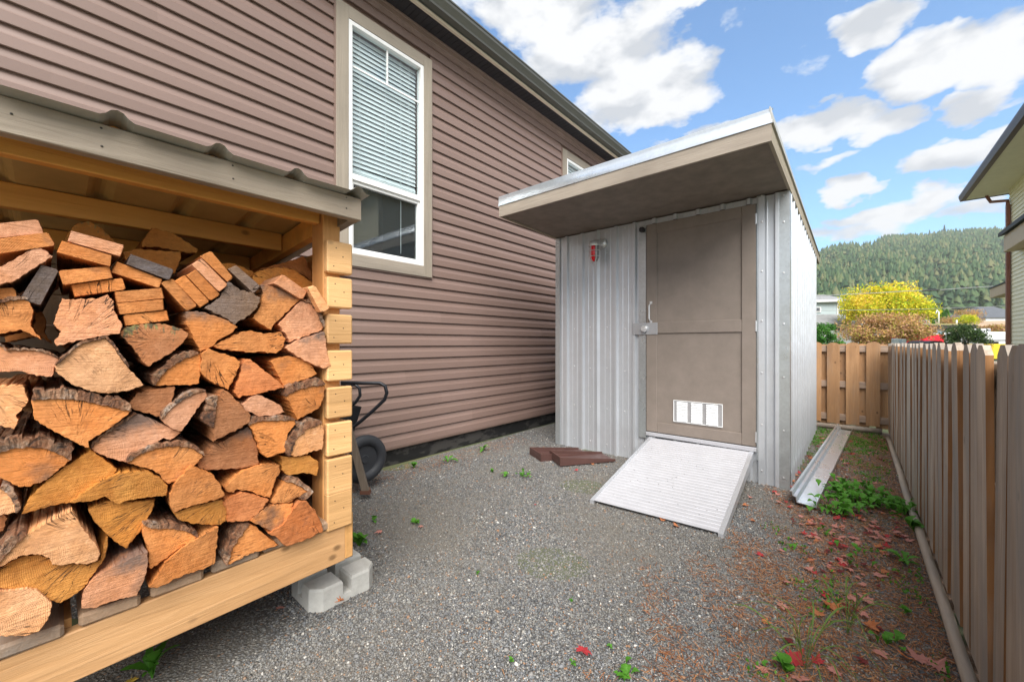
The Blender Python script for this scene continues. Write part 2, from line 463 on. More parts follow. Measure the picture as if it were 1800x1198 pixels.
        c = t.mix(t.ramp(big, [(.30, 0.0), (.70, 1.0)]), t.mix(1.0, oc, (.80, .68, .58), 'MULTIPLY'), t.mix(1.0, oc, (1.28, 1.30, 1.34), 'MULTIPLY'))
        c = t.mix(t.ramp(tn, [(.40, 0.0), (.62, .55)]), c, t.mix(1.0, oc, (1.28, .98, .62), 'MULTIPLY'))
        c = t.mix(t.math('MULTIPLY', ring, t.ramp(t.noise(t.vec((1, 1, 1), 71), 7, 2), [(.4, .03), (.62, .30)])), c, t.mix(1.0, oc, (.42, .28, .20), 'MULTIPLY'))
        c = t.mix(t.math('MULTIPLY', ring2, .09), c, t.mix(1.0, oc, (1.4, 1.42, 1.6), 'MULTIPLY'))
        c = t.mix(t.ramp(fib, [(.45, 0.0), (.75, .38)]), c, t.mix(1.0, oc, (.46, .34, .26), 'MULTIPLY'))
        c = t.mix(t.ramp(saw, [(.52, 0.0), (.70, .35)]), c, t.mix(1.0, oc, (.50, .38, .30), 'MULTIPLY'))
        c = t.mix(t.ramp(med, [(.52, 0.0), (.76, .5)]), c, t.mix(1.0, oc, (.40, .30, .24), 'MULTIPLY'))
        c = t.mix(t.ramp(med, [(.28, .5), (.42, 0.0)]), c, t.mix(1.0, oc, (1.5, 1.55, 1.7), 'MULTIPLY'))
        st = t.noise(t.vec((1, 1, 1), 53), 4.0, 4, .7)
        c = t.mix(t.ramp(st, [(.60, 0.0), (.72, .75)]), c, (.10, .07, .055))
        if greytop:
            gz = t.math('ADD', t.math('MULTIPLY', sepx.outputs[2], 12), t.math('MULTIPLY', t.math('SUBTRACT', big, .5), 2.4))
            c = t.mix(t.ramp(gz, [(.3, 0.0), (.9, .85)]), c, (.12, .095, .085))
        if lichen:
            gz = t.math('ADD', t.math('MULTIPLY', sepx.outputs[2], 10), t.math('MULTIPLY', t.math('SUBTRACT', t.noise(t.vec((1, 1, .3)), 40, 5, .8), .5), 3.6))
            c = t.mix(t.ramp(gz, [(.35, 0.0), (.55, .9)]), c, t.mix(t.ramp(med, [(.4, 0.0), (.55, 1.0)]), (.30, .30, .10), (.09, .10, .06)))
        c = t.mix(crack, c, (.03, .018, .012))
        hgt = t.math('SUBTRACT', t.math('ADD', t.math('ADD', t.math('MULTIPLY', med, .8), t.math('MULTIPLY', saw, .7)), t.math('MULTIPLY', ring, .08)), t.math('MULTIPLY', crack, 1.5))
        return t.done(c, .62, 0, t.bump(t.math('ADD', hgt, t.math('MULTIPLY', big, 2.0)), .9, .006), .3)
    M['log'] = firewood('split_log')
    M['log_grey'] = firewood('split_log_grey_edge', greytop=True)
    M['log_lichen'] = firewood('split_log_lichen', lichen=True)
    t = NT('log_bark')
    v = t.vec((.7, 1, 1), 17)
    n = t.noise(v, 40, 6, .7, 1.2); b = t.noise(t.vec((.8, 1, 1), 29), 16, 5, .7)
    c = t.ramp(b, [(.30, (.06, .03, .018)), (.46, (.24, .10, .045)), (.57, (.34, .20, .12)), (.70, (.52, .44, .38))])
    c = t.mix(t.ramp(n, [(.35, .9), (.52, 0.0)]), c, (.018, .012, .01))
    M['bark'] = t.done(c, .75, 0, t.bump(n, 1.0, .012))
    # gravel
    def stone_cols(t, fac, warm):
        a = t.ramp(fac, [(0, (.075, .080, .088)), (.16, (.15, .16, .172)), (.34, (.23, .24, .252)), (.50, (.18, .16, .14)), (.60, (.27, .265, .255)), (.74, (.23, .235, .225)),
                         (.86, (.36, .35, .32)), (.94, (.36, .20, .11)), (.975, (.66, .64, .60))], 'CONSTANT')
        return a
    t = NT('gravel_stones')
    g = t.n.new('ShaderNodeNewGeometry')
    c = stone_cols(t, g.outputs['Random Per Island'], 0)
    pn = t.noise(t.vec(), 1.1, 4, .6)
    c = t.mix(t.ramp(pn, [(.42, 0.0), (.66, .55)]), c, (.19, .17, .14))
    c = t.mix(t.ramp(t.noise(t.vec(), 260, 3), [(.3, 0.0), (.7, .4)]), c, (.05, .05, .05))
    M['stone'] = t.done(c, .8)
    t = NT('gravel_bed')
    vv = t.vec()
    wv = t.n.new('ShaderNodeVectorMath'); wv.operation = 'ADD'
    nn = t.n.new('ShaderNodeTexNoise'); nn.inputs['Scale'].default_value = 90; t.l.new(vv, nn.inputs['Vector'])
    sc = t.n.new('ShaderNodeVectorMath'); sc.operation = 'SCALE'; sc.inputs[3].default_value = .008
    t.l.new(nn.outputs['Color'], sc.inputs[0]); t.l.new(vv, wv.inputs[0]); t.l.new(sc.outputs[0], wv.inputs[1])
    cells = t.voro(wv.outputs[0], 105, 'F1', 'Color'); dist = t.voro(wv.outputs[0], 105, 'F1', 'Distance')
    sp = t.n.new('ShaderNodeSeparateColor'); t.l.new(cells, sp.inputs[0])
    c = stone_cols(t, sp.outputs[0], 0)
    c = t.mix(t.ramp(dist, [(.35, 0.0), (.6, .85)]), c, (.05, .046, .042))
    c = t.mix(t.ramp(pn if False else t.noise(vv, 1.1, 4, .6), [(.42, 0.0), (.66, .6)]), c, (.18, .16, .13))
    # brown needle and soil stain towards the fence side
    sx = t.n.new('ShaderNodeSeparateXYZ'); t.l.new(vv, sx.inputs[0])
    edge = t.math('ADD', t.math('MULTIPLY', t.math('ADD', sx.outputs[0], .75), 1.6), t.math('MULTIPLY', t.math('SUBTRACT', t.noise(vv, 4, 5, .7), .5), 2.6))
    c = t.mix(t.ramp(edge, [(.3, 0.0), (1.0, .75)]), c, (.19, .115, .07))
    M['gravel'] = t.done(c, .85, 0, t.bump(t.math('SUBTRACT', 1.0, dist), .8, .008))
    t = NT('outer_ground')
    n = t.noise(t.vec(), .08, 6, .6)
    M['ground'] = t.done(t.ramp(n, [(.35, (.10, .095, .085)), (.5, (.09, .11, .045)), (.65, (.22, .17, .10))]), .95)
    M['dry'] = plain('dry_field', (.36, .26, .17), .95, 0, .3, .15)
    t = NT('hill_soil')
    n = t.noise(t.vec(), .03, 6, .65)
    M['hill'] = t.done(t.ramp(n, [(.35, (.07, .085, .04)), (.55, (.15, .12, .075)), (.72, (.30, .24, .19))]), .95)
    def foliage(name, stops, scale=.5, leafvar=.35):
        t = NT(name)
        g = t.n.new('ShaderNodeNewGeometry')
        f = t.math('ADD', t.math('MULTIPLY', t.noise(t.vec(), scale, 3, .6), 1 - leafvar), t.math('MULTIPLY', g.outputs['Random Per Island'], leafvar))
        c = t.ramp(f, stops)
        t.done(c, .6, 0, None, .25)
        tl = t.n.new('ShaderNodeBsdfTranslucent'); t.l.new(c, tl.inputs[0])
        ms = t.n.new('ShaderNodeMixShader'); ms.inputs[0].default_value = .3
        t.l.new(t.b.outputs[0], ms.inputs[1]); t.l.new(tl.outputs[0], ms.inputs[2])
        t.l.new(ms.outputs[0], t.n['Material Output'].inputs[0])
        return t.mat
    M['f_conifer'] = foliage('hill_conifers', [(.25, (.036, .078, .034)), (.42, (.056, .112, .045)), (.58, (.095, .155, .060)), (.75, (.18, .19, .085))], .018, .5)
    M['f_yellow'] = foliage('yellow_green_leaves', [(.28, (.26, .42, .02)), (.42, (.50, .56, .025)), (.56, (.82, .68, .035)), (.75, (.88, .58, .12))], .35)
    M['f_brown'] = foliage('rusty_leaves', [(.28, (.34, .36, .04)), (.42, (.40, .22, .13)), (.55, (.50, .29, .18)), (.70, (.66, .42, .14))], .9, .5)
    M['f_green'] = foliage('bright_green_leaves', [(.3, (.03, .12, .02)), (.6, (.08, .25, .035)), (.8, (.17, .36, .05))], 2)
    M['f_cedar'] = foliage('cedar_hedge_green', [(.3, (.04, .13, .015)), (.7, (.10, .25, .03))], .8)
    M['f_dark'] = foliage('pine_bush_green', [(.3, (.03, .07, .02)), (.6, (.075, .13, .04)), (.8, (.16, .20, .08))], 2)
    M['f_weed'] = foliage('weed_green', [(.2, (.05, .17, .015)), (.6, (.10, .29, .03)), (.9, (.22, .40, .07))], 8)
    M['f_grass'] = foliage('grass_blade', [(.2, (.07, .13, .03)), (.6, (.14, .22, .05)), (.9, (.35, .32, .15))], 8)
    M['f_needle'] = foliage('dry_needles', [(.15, (.22, .08, .035)), (.5, (.42, .17, .07)), (.9, (.56, .32, .16))], 3, .8)
    M['leaf_red'] = foliage('leaf_red', [(.2, (.36, .025, .03)), (.9, (.60, .07, .08))], 30)
    M['leaf_pink'] = foliage('leaf_pink', [(.2, (.46, .17, .14)), (.9, (.68, .34, .28))], 30)
    M['leaf_orange'] = foliage('leaf_orange', [(.2, (.48, .15, .06)), (.9, (.62, .26, .11))], 30)
    M['leaf_dark'] = foliage('leaf_maroon', [(.2, (.13, .02, .02)), (.9, (.22, .04, .035))], 30)
    M['leaf_yellow'] = foliage('leaf_yellow', [(.2, (.50, .34, .05)), (.9, (.62, .42, .08))], 30)
    M['trunk'] = plain('tree_bark', (.09, .065, .045), .9, 0, .3, 12, .5)
    # neighbouring buildings
    M['cream'] = plain('cream_siding', (.86, .81, .60), .6, 0, .04)
    M['cream_soffit'] = plain('cream_soffit', (.86, .82, .66), .7, 0, .04)
    M['brown_metal'] = plain('brown_metal', (.085, .055, .045), .45, 0, .05)
    M['rust_pipe'] = plain('rusty_brown_downpipe', (.23, .09, .06), .5, 0, .08)
    M['tan'] = plain('tan_trim', (.52, .41, .28), .6, 0, .04)
    M['blue_grey'] = plain('pale_blue_grey_siding', (.42, .50, .52), .6, 0, .04)
    M['grey_shingle'] = plain('grey_shingle', (.23, .235, .24), .9, 0, .2, 3)
    M['dark_shingle'] = plain('dark_shingle', (.09, .10, .115), .9, 0, .2, 2)
    M['dark_brown'] = plain('dark_brown_edge', (.04, .03, .028), .7)
    M['moss_roof'] = plain('mossy_roof', (.32, .30, .13), .9, 0, .3, 2)
    M['truck_red'] = plain('red_panel', (.62, .012, .03), .35, 0, .05)
    M['blue_tarp'] = plain('blue_grey_panel', (.13, .19, .24), .5)
    M['painted_white'] = plain('painted_white', (.74, .75, .76), .45, 0, .05, 3)
    M['yellow'] = plain('yellow_paint', (.70, .48, .03), .45)
    M['wire'] = plain('overhead_wire', (.25, .26, .26), .5)
    M['wire_black'] = plain('cable_splice', (.03, .03, .03), .5)
build_materials()
# ------------------------------------------------------------------ ground
def ground_sheet():
    # one sheet to the horizon that starts to rise some 60 m out, below the hill
    mb = MB()
    ring = [0, 12, 30, 60, 90, 130, 180, 240, 300]
    n = 48
    vs = [(0, 0, -.006)]; fs = []
    for r in ring[1:] + [1600]:
        for k in range(n):
            t = 2 * math.pi * k / n
            z = -.006
            vs.append((r * math.cos(t), r * math.sin(t), z))
    for k in range(n): fs.append((0, 1 + k, 1 + (k + 1) % n))
    for i in range(len(ring) - 1):
        for k in range(n):
            a = 1 + i * n + k; b = 1 + i * n + (k + 1) % n
            fs.append((a, a + n, b + n, b))
    mb.add(vs, fs)
    struct(part('ground', mb, M['ground']))
    mb = MB()
    nx, ny = 40, 90
    X0, X1, Y0, Y1 = -3.42, .36, -1.8, 7.3
    vs, fs = [], []
    for j in range(ny + 1):
        for i in range(nx + 1):
            x, y = X0 + (X1 - X0) * i / nx, Y0 + (Y1 - Y0) * j / ny
            z = .004 * math.sin(x * 3.1 + y * 1.3) + .003 * math.sin(y * 4.7 - x * 2)
            vs.append((x, y, z))
    for j in range(ny):
        for i in range(nx):
            a = j * (nx + 1) + i
            fs.append((a, a + 1, a + nx + 2, a + nx + 1))
    mb.add(vs, fs)
    struct(part('gravel_path', mb, M['gravel'], None, True))
ground_sheet()

def np_mesh(name, V, T, mat, smooth=False):
    me = bpy.data.meshes.new(name)
    nv, nt, k = len(V), len(T), T.shape[1]
    me.vertices.add(nv); me.vertices.foreach_set('co', V.astype(np.float32).ravel())
    me.loops.add(nt * k); me.loops.foreach_set('vertex_index', T.astype(np.int32).ravel())
    me.polygons.add(nt)
    me.polygons.foreach_set('loop_start', np.arange(0, nt * k, k, dtype=np.int32))
    me.polygons.foreach_set('loop_total', np.full(nt, k, dtype=np.int32))
    me.materials.append(mat)
    me.update(calc_edges=True); me.validate()
    return me
def gz(x, y): return .004 * np.sin(x * 3.1 + y * 1.3) + .003 * np.sin(y * 4.7 - x * 2)

def gravel():
    N = 1000000
    x = rng.uniform(-3.4, .30, N); y = rng.uniform(-.3, 6.0, N)
    dep = -ST * x + CT * y; lat = CT * x + ST * y
    ok = (dep > 1.25) & (np.abs(lat / np.maximum(dep, .1)) < 1.36)
    ok &= ~((x > -2.74) & (x < -.42) & (y > 3.96))
    ok &= ~((x < -1.75) & (y < .70))
    pr = np.minimum(1, (2.0 / np.maximum(dep, .1)) ** 2.4)
    ok &= rng.uniform(0, 1, N) < pr
    x, y, dep = x[ok], y[ok], dep[ok]
    n = min(len(x), 190000); x, y, dep = x[:n], y[:n], dep[:n]
    r = rng.lognormal(math.log(.0029), .42, n) * (1 + .15 * np.maximum(dep - 1.5, 0)); r = np.clip(r, .0018, .011)
    base = np.array([[1, 0, 0], [0, 1, 0], [-1, 0, 0], [0, -1, 0], [0, 0, 1], [0, 0, -1]], float)
    V = base[None] * rng.uniform(.65, 1.35, (n, 6, 1)) + rng.uniform(-.28, .28, (n, 6, 3))
    V *= np.stack([rng.uniform(.8, 1.5, n), rng.uniform(.7, 1.2, n), rng.uniform(.45, .9, n)], 1)[:, None]
    a = rng.uniform(0, 2 * np.pi, n); c, s = np.cos(a)[:, None], np.sin(a)[:, None]
    X, Y = V[..., 0] * c - V[..., 1] * s, V[..., 0] * s + V[..., 1] * c
    tl = rng.uniform(-.5, .5, n)[:, None]
    Z = V[..., 2] + X * tl
    V = np.stack([X, Y, Z], -1) * r[:, None, None]
    V += np.stack([x, y, gz(x, y) + r * .25], 1)[:, None]
    T = np.array([[0, 1, 4], [1, 2, 4], [2, 3, 4], [3, 0, 4], [1, 0, 5], [2, 1, 5], [3, 2, 5], [0, 3, 5]])
    T = (T[None] + (np.arange(n) * 6)[:, None, None]).reshape(-1, 3)
    o = link('gravel', np_mesh('gravel', V.reshape(-1, 3), T, M['stone']))
    stuff(o); tag(o, 'loose grey crushed gravel covering the side yard', 'gravel')
gravel()

# ------------------------------------------------------------------ brown house
WX = -3.43
house = thing('house', 'brown vinyl sided house with white windows along the left side of the gravel yard', 'house', (WX, 0, 0))
HC = (WX, 0, 0)
def hp(name, mb, mat, parent=house, smooth=False): return part(name, rebase(mb, HC), mat, parent, smooth)
HY0, HY1 = -3.0, 13.0
zt_wall = 4.47
mb = MB(); mb.box(WX - .3, WX - .045, HY0, HY1, -.3, .24); hp('foundation', mb, M['tar'])
# windows
w1 = dict(y0=P(587, 500, X=WX).y, y1=P(759, 500, X=WX).y, z0=P(759, 491, X=WX).z, z1=P(757, 106, X=WX).z,
          fy0=P(611, 500, X=WX).y, fy1=P(743.4, 500, X=WX).y, fz0=P(743, 468, X=WX).z, fz1=P(743.6, 118, X=WX).z,
          rail=P(743, 355, X=WX).z)
w2 = dict(w1); y2 = P(987, 260, X=WX).y; dy = y2 - w1['y0']
for k in ('y0', 'y1', 'fy0', 'fy1'): w2[k] = w1[k] + dy
wins = [w1, w2]
EXP = .1238
segs = []
z = .185
i = 0
mesh_cache = {}
def course_mesh(L, first=False, hgt=EXP):
    key = (round(L, 4), first, round(hgt, 4))
    if key in mesh_cache: return mesh_cache[key]
    mb = MB()
    # dutch-lap course: bottom return, flat face, cove leaning back at the top
    prof = [(-.020, .004), (-.002, -.004), (.0035, 0), (.0035, .004), (.001, hgt * .50), (-.003, hgt * .56), (-.0175, hgt * .96), (-.020, hgt + .01), (-.034, hgt + .01), (-.034, .004)]
    n = max(2, int(L / .6))
    mb.prism(prof, 'y', 0, L)
    me = mb.mesh('siding_board', M['vinyl']); mesh_cache[key] = me; return me
while z < zt_wall - .02:
    hgt = min(EXP, zt_wall - z)
    spans = [(HY0, HY1)]
    for w in wins:
        if z + hgt * .5 > w['z0'] and z + hgt * .5 < w['z1']:
            out = []
            for a, b in spans:
                if w['y0'] > a and w['y1'] < b: out += [(a, w['y0'] + .012), (w['y1'] - .012, b)]
                else: out.append((a, b))
            spans = out
    for a, b in spans:
        # long runs are lapped from about 3.6 m lengths
        cuts = [a]
        ph = (i * 1.37) % 3.2
        c = a + 1.2 + ph
        while c < b - .6: cuts.append(c); c += 3.66
        cuts.append(b)
        for q in range(len(cuts) - 1):
            L = cuts[q + 1] - cuts[q] + (.0 if q == len(cuts) - 2 else .02)
            o = link('siding_board', course_mesh(L, False, hgt), house, (0.0008 * (q % 2), cuts[q], z))
    z += EXP; i += 1
# starter strip under the first course
mb = MB(); mb.prism([(WX - .03, .155), (WX - .004, .158), (WX + .002, .172), (WX + .002, .182), (WX - .03, .186)], 'y', HY0, HY1); hp('starter_strip', mb, M['vinyl_trim'])
# wall sheathing behind, with window holes
def wall_with_holes():
    ys = sorted([HY0, HY1] + [w[k] for w in wins for k in ('fy0', 'fy1')])
    zs = [.19, w1['fz0'], w1['fz1'], zt_wall]
    mb = MB()
    for a in range(len(ys) - 1):
        for b in range(3):
            if b == 1 and a in (1, 3): continue
            mb.box(WX - .16, WX - .036, ys[a], ys[a + 1], zs[b], zs[b + 1])
    hp('wall', mb, M['vinyl_trim'])
wall_with_holes()

def window(w, blinds=True):
    y0, y1, z0, z1 = w['fy0'], w['fy1'], w['fz0'], w['fz1']
    mb = MB()
    fx0, fx1 = WX - .05, WX + .018
    fw = .038
    mb.box(fx0, fx1, y0, y0 + fw, z0, z1, 0, .003); mb.box(fx0, fx1, y1 - fw, y1, z0, z1, 0, .003)
    mb.box(fx0, fx1 - .001, y0 + fw, y1 - fw, z0, z0 + fw, 0, .003); mb.box(fx0, fx1 - .001, y0 + fw, y1 - fw, z1 - fw, z1, 0, .003)
    r = w['rail']
    mb.box(fx0 + .01, fx1 - .006, y0 + fw, y1 - fw, r - .005, r + .05, 0, .003)
    win = hp('window', mb, M['white'])
    def sub(name, mb, mat, sm=False): return part(name, rebase(mb, HC), mat, win, sm)
    mb = MB(); mb.box(fx0 + .004, fx0 + .044, y0 + fw, y0 + fw + .022, z0 + fw, r - .005, 0, .002); mb.box(fx0 + .004, fx0 + .044, y1 - fw - .022, y1 - fw, z0 + fw, r - .005, 0, .002)
    mb.box(fx0 + .004, fx0 + .043, y0 + fw + .022, y1 - fw - .022, z0 + fw, z0 + fw + .022, 0, .002); mb.box(fx0 + .004, fx0 + .043, y0 + fw + .022, y1 - fw - .022, r - .035, r - .005, 0, .002)
    sub('sash', mb, M['white'])
    gx = WX - .022
    mb = MB(); mb.box(gx - .004, gx, y0 + fw, y1 - fw, r + .05, z1 - fw); sub('pane', mb, M['glass'])
    mb = MB(); mb.box(gx - .014, gx - .010, y0 + fw + .022, y1 - fw - .022, z0 + fw + .022, r - .035); sub('pane', mb, M['glass'])
    mb = MB(); mb.box(gx - .030, gx - .028, y0 + fw + .022, y1 - fw - .022, z0 + fw + .022, r - .035); sub('insect_screen', mb, M['screen'])
    # muntins of the upper light
    ym = (y0 + y1) / 2; zm = z1 - fw - .345
    mb = MB(); mb.box(gx + .001, gx + .010, y0 + fw, y1 - fw, zm - .009, zm + .009, 0, .002); sub('muntin', mb, M['white'])
    mb = MB(); mb.box(gx + .001, gx + .009, ym - .009, ym + .009, zm + .009, z1 - fw, 0, .002); sub('muntin', mb, M['white'])
    # slatted blind, lowered over the upper light
    bx = WX - .075
    mb = MB()
    c, s = math.cos(R(-66)) * .025, math.sin(R(-66)) * .025
    mb.obox([(-c, 0, -s), (c, 0, s), (c, y1 - y0 - .09, s), (-c, y1 - y0 - .09, -s), (-c, 0, -s + .003), (c, 0, s + .003), (c, y1 - y0 - .09, s + .003), (-c, y1 - y0 - .09, -s + .003)])
    sm = mb.mesh('blind_slat', M['blind'])
    zz = z1 - .06
    k = 0
    while zz > r + .17:
        o = link('blind_slat', sm, win, (bx - WX, y0 + .045 , zz)); o.rotation_euler = (R(random.uniform(-.25, .25)), 0, 0)
        zz -= .0435; k += 1
    for q in range(7):      # slats gathered on the bottom rail
        o = link('blind_slat', sm, win, (bx - WX, y0 + .045, r + .05 + q * .013)); o.rotation_euler = (R(-.8 + q * .12), 0, 0)
    mb = MB()
    for yy in (y0 + .14, (y0 + y1) / 2, y1 - .14): mb.tube([(bx + .03, yy, z1 - .05), (bx + .03, yy, r + .06)], .0016, 5)
    mb.tube([(bx + .034, y1 - .24, z1 - .05), (bx + .034, y1 - .24, z0 + .1)], .002, 5)
    sub('blind_cord', mb, M['blind'])
    # dim room behind
    mb = MB()
    X1 = WX - .165; X0 = X1 - 1.6
    mb.add([(X1, y0 - .6, z0 - .5), (X1, y1 + .6, z0 - .5), (X1, y1 + .6, z1 + .3), (X1, y0 - .6, z1 + .3),
            (X0, y0 - .6, z0 - .5), (X0, y1 + .6, z0 - .5), (X0, y1 + .6, z1 + .3), (X0, y0 - .6, z1 + .3)],
           [(4, 5, 6, 7), (0, 1, 5, 4), (2, 3, 7, 6), (1, 2, 6, 5), (3, 0, 4, 7)])
    sub('room', mb, M['dark_room'])
    # taupe casing boards
    a, b, c0, d = w['y0'], w['y1'], w['z0'], w['z1']
    tx0, tx1 = WX - .03, WX + .024
    for nm, bb, mt in (('casing_board', (a + .012, y0, c0 + .012, d - .012), M['taupe']), ('casing_board', (y1, b - .012, c0 + .012, d - .012), M['taupe']),
                       ('casing_board', (y0, y1, c0 + .012, z0), M['taupe_y']), ('casing_board', (y0, y1, z1, d - .012), M['taupe_y'])):
        mb = MB(); mb.box(tx0, tx1 if mt is M['taupe'] else tx1 - .002, *bb, 0, .003); sub(nm, mb, mt)
    mb = MB()
    mb.box(WX - .03, WX + .012, a, a + .012, c0, d); mb.box(WX - .03, WX + .012, b - .012, b, c0, d)
    mb.box(WX - .03, WX + .011, a + .012, b - .012, c0, c0 + .012); mb.box(WX - .03, WX + .011, a + .012, b - .012, d - .012, d)
    sub('trim_channel', mb, M['vinyl_trim'])
for w in wins: window(w)
# frieze, soffit panels, fascia lip, gutter, roof
mb = MB(); mb.prism([(WX - .02, zt_wall - .115), (WX + .012, zt_wall - .115), (WX + .014, zt_wall - .07), (WX + .022, zt_wall - .065), (WX + .022, zt_wall - .02), (WX + .030, zt_wall - .015), (WX + .030, zt_wall), (WX - .02, zt_wall)], 'y', HY0, HY1)
hp('frieze_board', mb, M['vinyl_trim'])
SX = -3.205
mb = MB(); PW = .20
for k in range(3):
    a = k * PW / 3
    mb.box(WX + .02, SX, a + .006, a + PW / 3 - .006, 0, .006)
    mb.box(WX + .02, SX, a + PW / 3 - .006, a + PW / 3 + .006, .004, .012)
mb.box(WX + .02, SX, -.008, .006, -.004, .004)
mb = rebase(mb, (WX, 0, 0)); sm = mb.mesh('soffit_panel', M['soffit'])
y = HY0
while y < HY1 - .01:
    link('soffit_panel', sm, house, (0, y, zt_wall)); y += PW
mb = MB(); mb.box(SX, SX + .022, HY0, HY1, zt_wall + .012, zt_wall + .16); hp('fascia', mb, M['gutter'])
mb = MB(); mb.box(SX - .012, SX + .026, HY0, HY1, zt_wall - .012, zt_wall + .012, 0, .003); hp('fascia_lip', mb, M['beige_lip'])
g0 = SX + .023
mb = MB(); mb.prism([(g0, zt_wall + .15), (g0, zt_wall + .025), (g0 + .075, zt_wall + .025), (g0 + .08, zt_wall + .045), (g0 + .10, zt_wall + .075), (g0 + .118, zt_wall + .10), (g0 + .120, zt_wall + .13), (g0 + .128, zt_wall + .133), (g0 + .128, zt_wall + .148), (g0 + .115, zt_wall + .148), (g0 + .112, zt_wall + .10), (g0 + .07, zt_wall + .032), (g0 + .005, zt_wall + .032), (g0 + .005, zt_wall + .15)], 'y', HY0, HY1)
hp('gutter', mb, M['gutter'])
mb = MB(); mb.obox([(SX - .05, HY0, zt_wall + .16), (SX + .04, HY0, zt_wall + .13), (SX + .04, HY1, zt_wall + .13), (SX - .05, HY1, zt_wall + .16),
                    (WX - 3.4, HY0, zt_wall + 1.6), (SX + .04, HY0, zt_wall + .165), (SX + .04, HY1, zt_wall + .165), (WX - 3.4, HY1, zt_wall + 1.6)])
hp('roof', mb, M['dark_shingle'])

# ------------------------------------------------------------------ metal shed
SY, SXL, SXR, SYB = 3.972, -2.72, -.432, 6.80
shed = thing('metal_shed', 'small corrugated metal shed with a brown door and a flat overhanging roof', 'shed', (SXR, SY, 0))
SC = (SXR, SY, 0)
def sp(name, mb, mat, parent=shed, smooth=False): return part(name, rebase(mb, SC), mat, parent, smooth)
RIB = .2075
def rib_profile(a, b, start):
    """trapezoid ribs with two small stiffeners between: list of (along, out)"""
    pts = [(a, 0)]
    k = math.floor((a - start) / RIB) - 1
    while start + k * RIB < b + RIB:
        c = start + k * RIB
        for dx, h in ((-.026, 0), (-.012, .026), (.012, .026), (.026, 0), (.062, 0), (.066, .0025), (.074, .0025), (.078, 0), (.124, 0), (.128, .0025), (.136, .0025), (.140, 0)):
            if a + .001 < c + dx < b - .001: pts.append((c + dx, h))
        k += 1
    pts.append((b, 0))
    return pts
roof_z = lambda y: 2.48 - .028 * (y - 2.98)
def sheet_front(a, b, z0, z1):
    pr = rib_profile(a, b, -2.573); mb = MB()
    n = len(pr)
    vs = [(x, SY - h, z0) for x, h in pr] + [(x, SY - h, z1) for x, h in pr]
    mb.add(vs, [(i, i + 1, n + i + 1, n + i) for i in range(n - 1)])
    return mb
dx0, dx1 = P(1138, 600, Y=SY).x, P(1329.5, 600, Y=SY).x
dz0, dz1 = .315, 2.395
mb = sheet_front(SXL, -2.155 + .01, -.02, roof_z(SY)); sp('wall_sheet', mb, M['galv'])
mb = sheet_front(-2.145, dx0 - .030, -.02, roof_z(SY)); sp('wall_sheet', mb, M['galv'])
mb = sheet_front(dx0 - .034, dx1 + .034, dz1 + .006, roof_z(SY)); sp('wall_sheet', mb, M['galv'])
mb = sheet_front(dx0 - .034, dx1 + .034, -.02, dz0 - .05); sp('wall_sheet', mb, M['galv'])
mb = sheet_front(dx1 + .034, SXR, -.02, roof_z(SY)); sp('wall_sheet', mb, M['galv'])
# right side wall, two sheets
for a, b in ((SY, SY + 1.43), (SY + 1.425, SYB)):
    pr = rib_profile(a, b, SY + .09); n = len(pr); mb = MB()
    mb.add([(SXR + h, y, -.02) for y, h in pr] + [(SXR + h, y, roof_z(y) + .02) for y, h in pr], [(i, i + 1, n + i + 1, n + i) for i in range(n - 1)])
    sp('side_sheet', mb, M['galv'])
mb = MB(); mb.add([(SXL, SY, -.02), (SXL, SYB, -.02), (SXL, SYB, roof_z(SYB)), (SXL, SY, roof_z(SY))], [(0, 3, 2, 1)])
mb.add([(SXL, SYB, -.02), (SXR, SYB, -.02), (SXR, SYB, roof_z(SYB)), (SXL, SYB, roof_z(SYB))], [(0, 3, 2, 1)]); sp('back_sheet', mb, M['galv'])
# corner angles
def angle(x, y, sx, sy, w1, w2, z0, z1, t=.022):
    mb = MB()
    mb.box(x + sx * t, x - sx * w1, y + sy * t, y + sy * (t - .002), z0, z1)
    mb.box(x + sx * t, x + sx * (t - .002), y + sy * (t - .002), y - sy * w2, z0, z1)
    return mb
sp('corner_trim', angle(SXR, SY, 1, -1, .075, .075, -.02, roof_z(SY)), M['galv_dark'])
sp('corner_trim', angle(SXL, SY, -1, -1, .05, .05, -.02, roof_z(SY), .012), M['galv_dark'])
sp('corner_trim', angle(SXR, SYB, 1, 1, .04, .05, -.02, roof_z(SYB)), M['galv_dark'])
# jamb flashings of the door
jl = P(1125, 600, Y=SY).x
mb = MB(); mb.box(jl, dx0 - .006, SY - .024, SY - .022, .24, dz1 + .004); mb.box(dx0 - .0075, dx0 - .006, SY - .022, SY + .05, .24, dz1 + .004)
sp('door_jamb', mb, M['galv_dark'])
mb = MB(); mb.box(dx1 + .006, dx1 + .064, SY - .024, SY - .022, .20, dz1 + .06); mb.box(dx1 + .006, dx1 + .0075, SY - .022, SY + .05, .20, dz1 + .06)
sp('door_jamb', mb, M['galv_dark'])
mb = MB(); mb.box(dx1 + .020, dx1 + .0655, SY - .030, SY - .0245, -.02, roof_z(SY) - .01); sp('jamb_flashing', mb, M['galv'])
mb = MB(); mb.box(dx0 - .012, dx1 + .012, SY + .03, SY + .06, .2, dz1 + .02); sp('door_gap_shade', mb, M['gap_shade'])  # near-black slab painted as the shade in the gaps round the door
mb = MB(); mb.box(dx0 - .005, dx1 + .005, SY - .035, SY + .02, dz0 - .045, dz0 - .008, 0, .003); sp('threshold', mb, M['alu'])
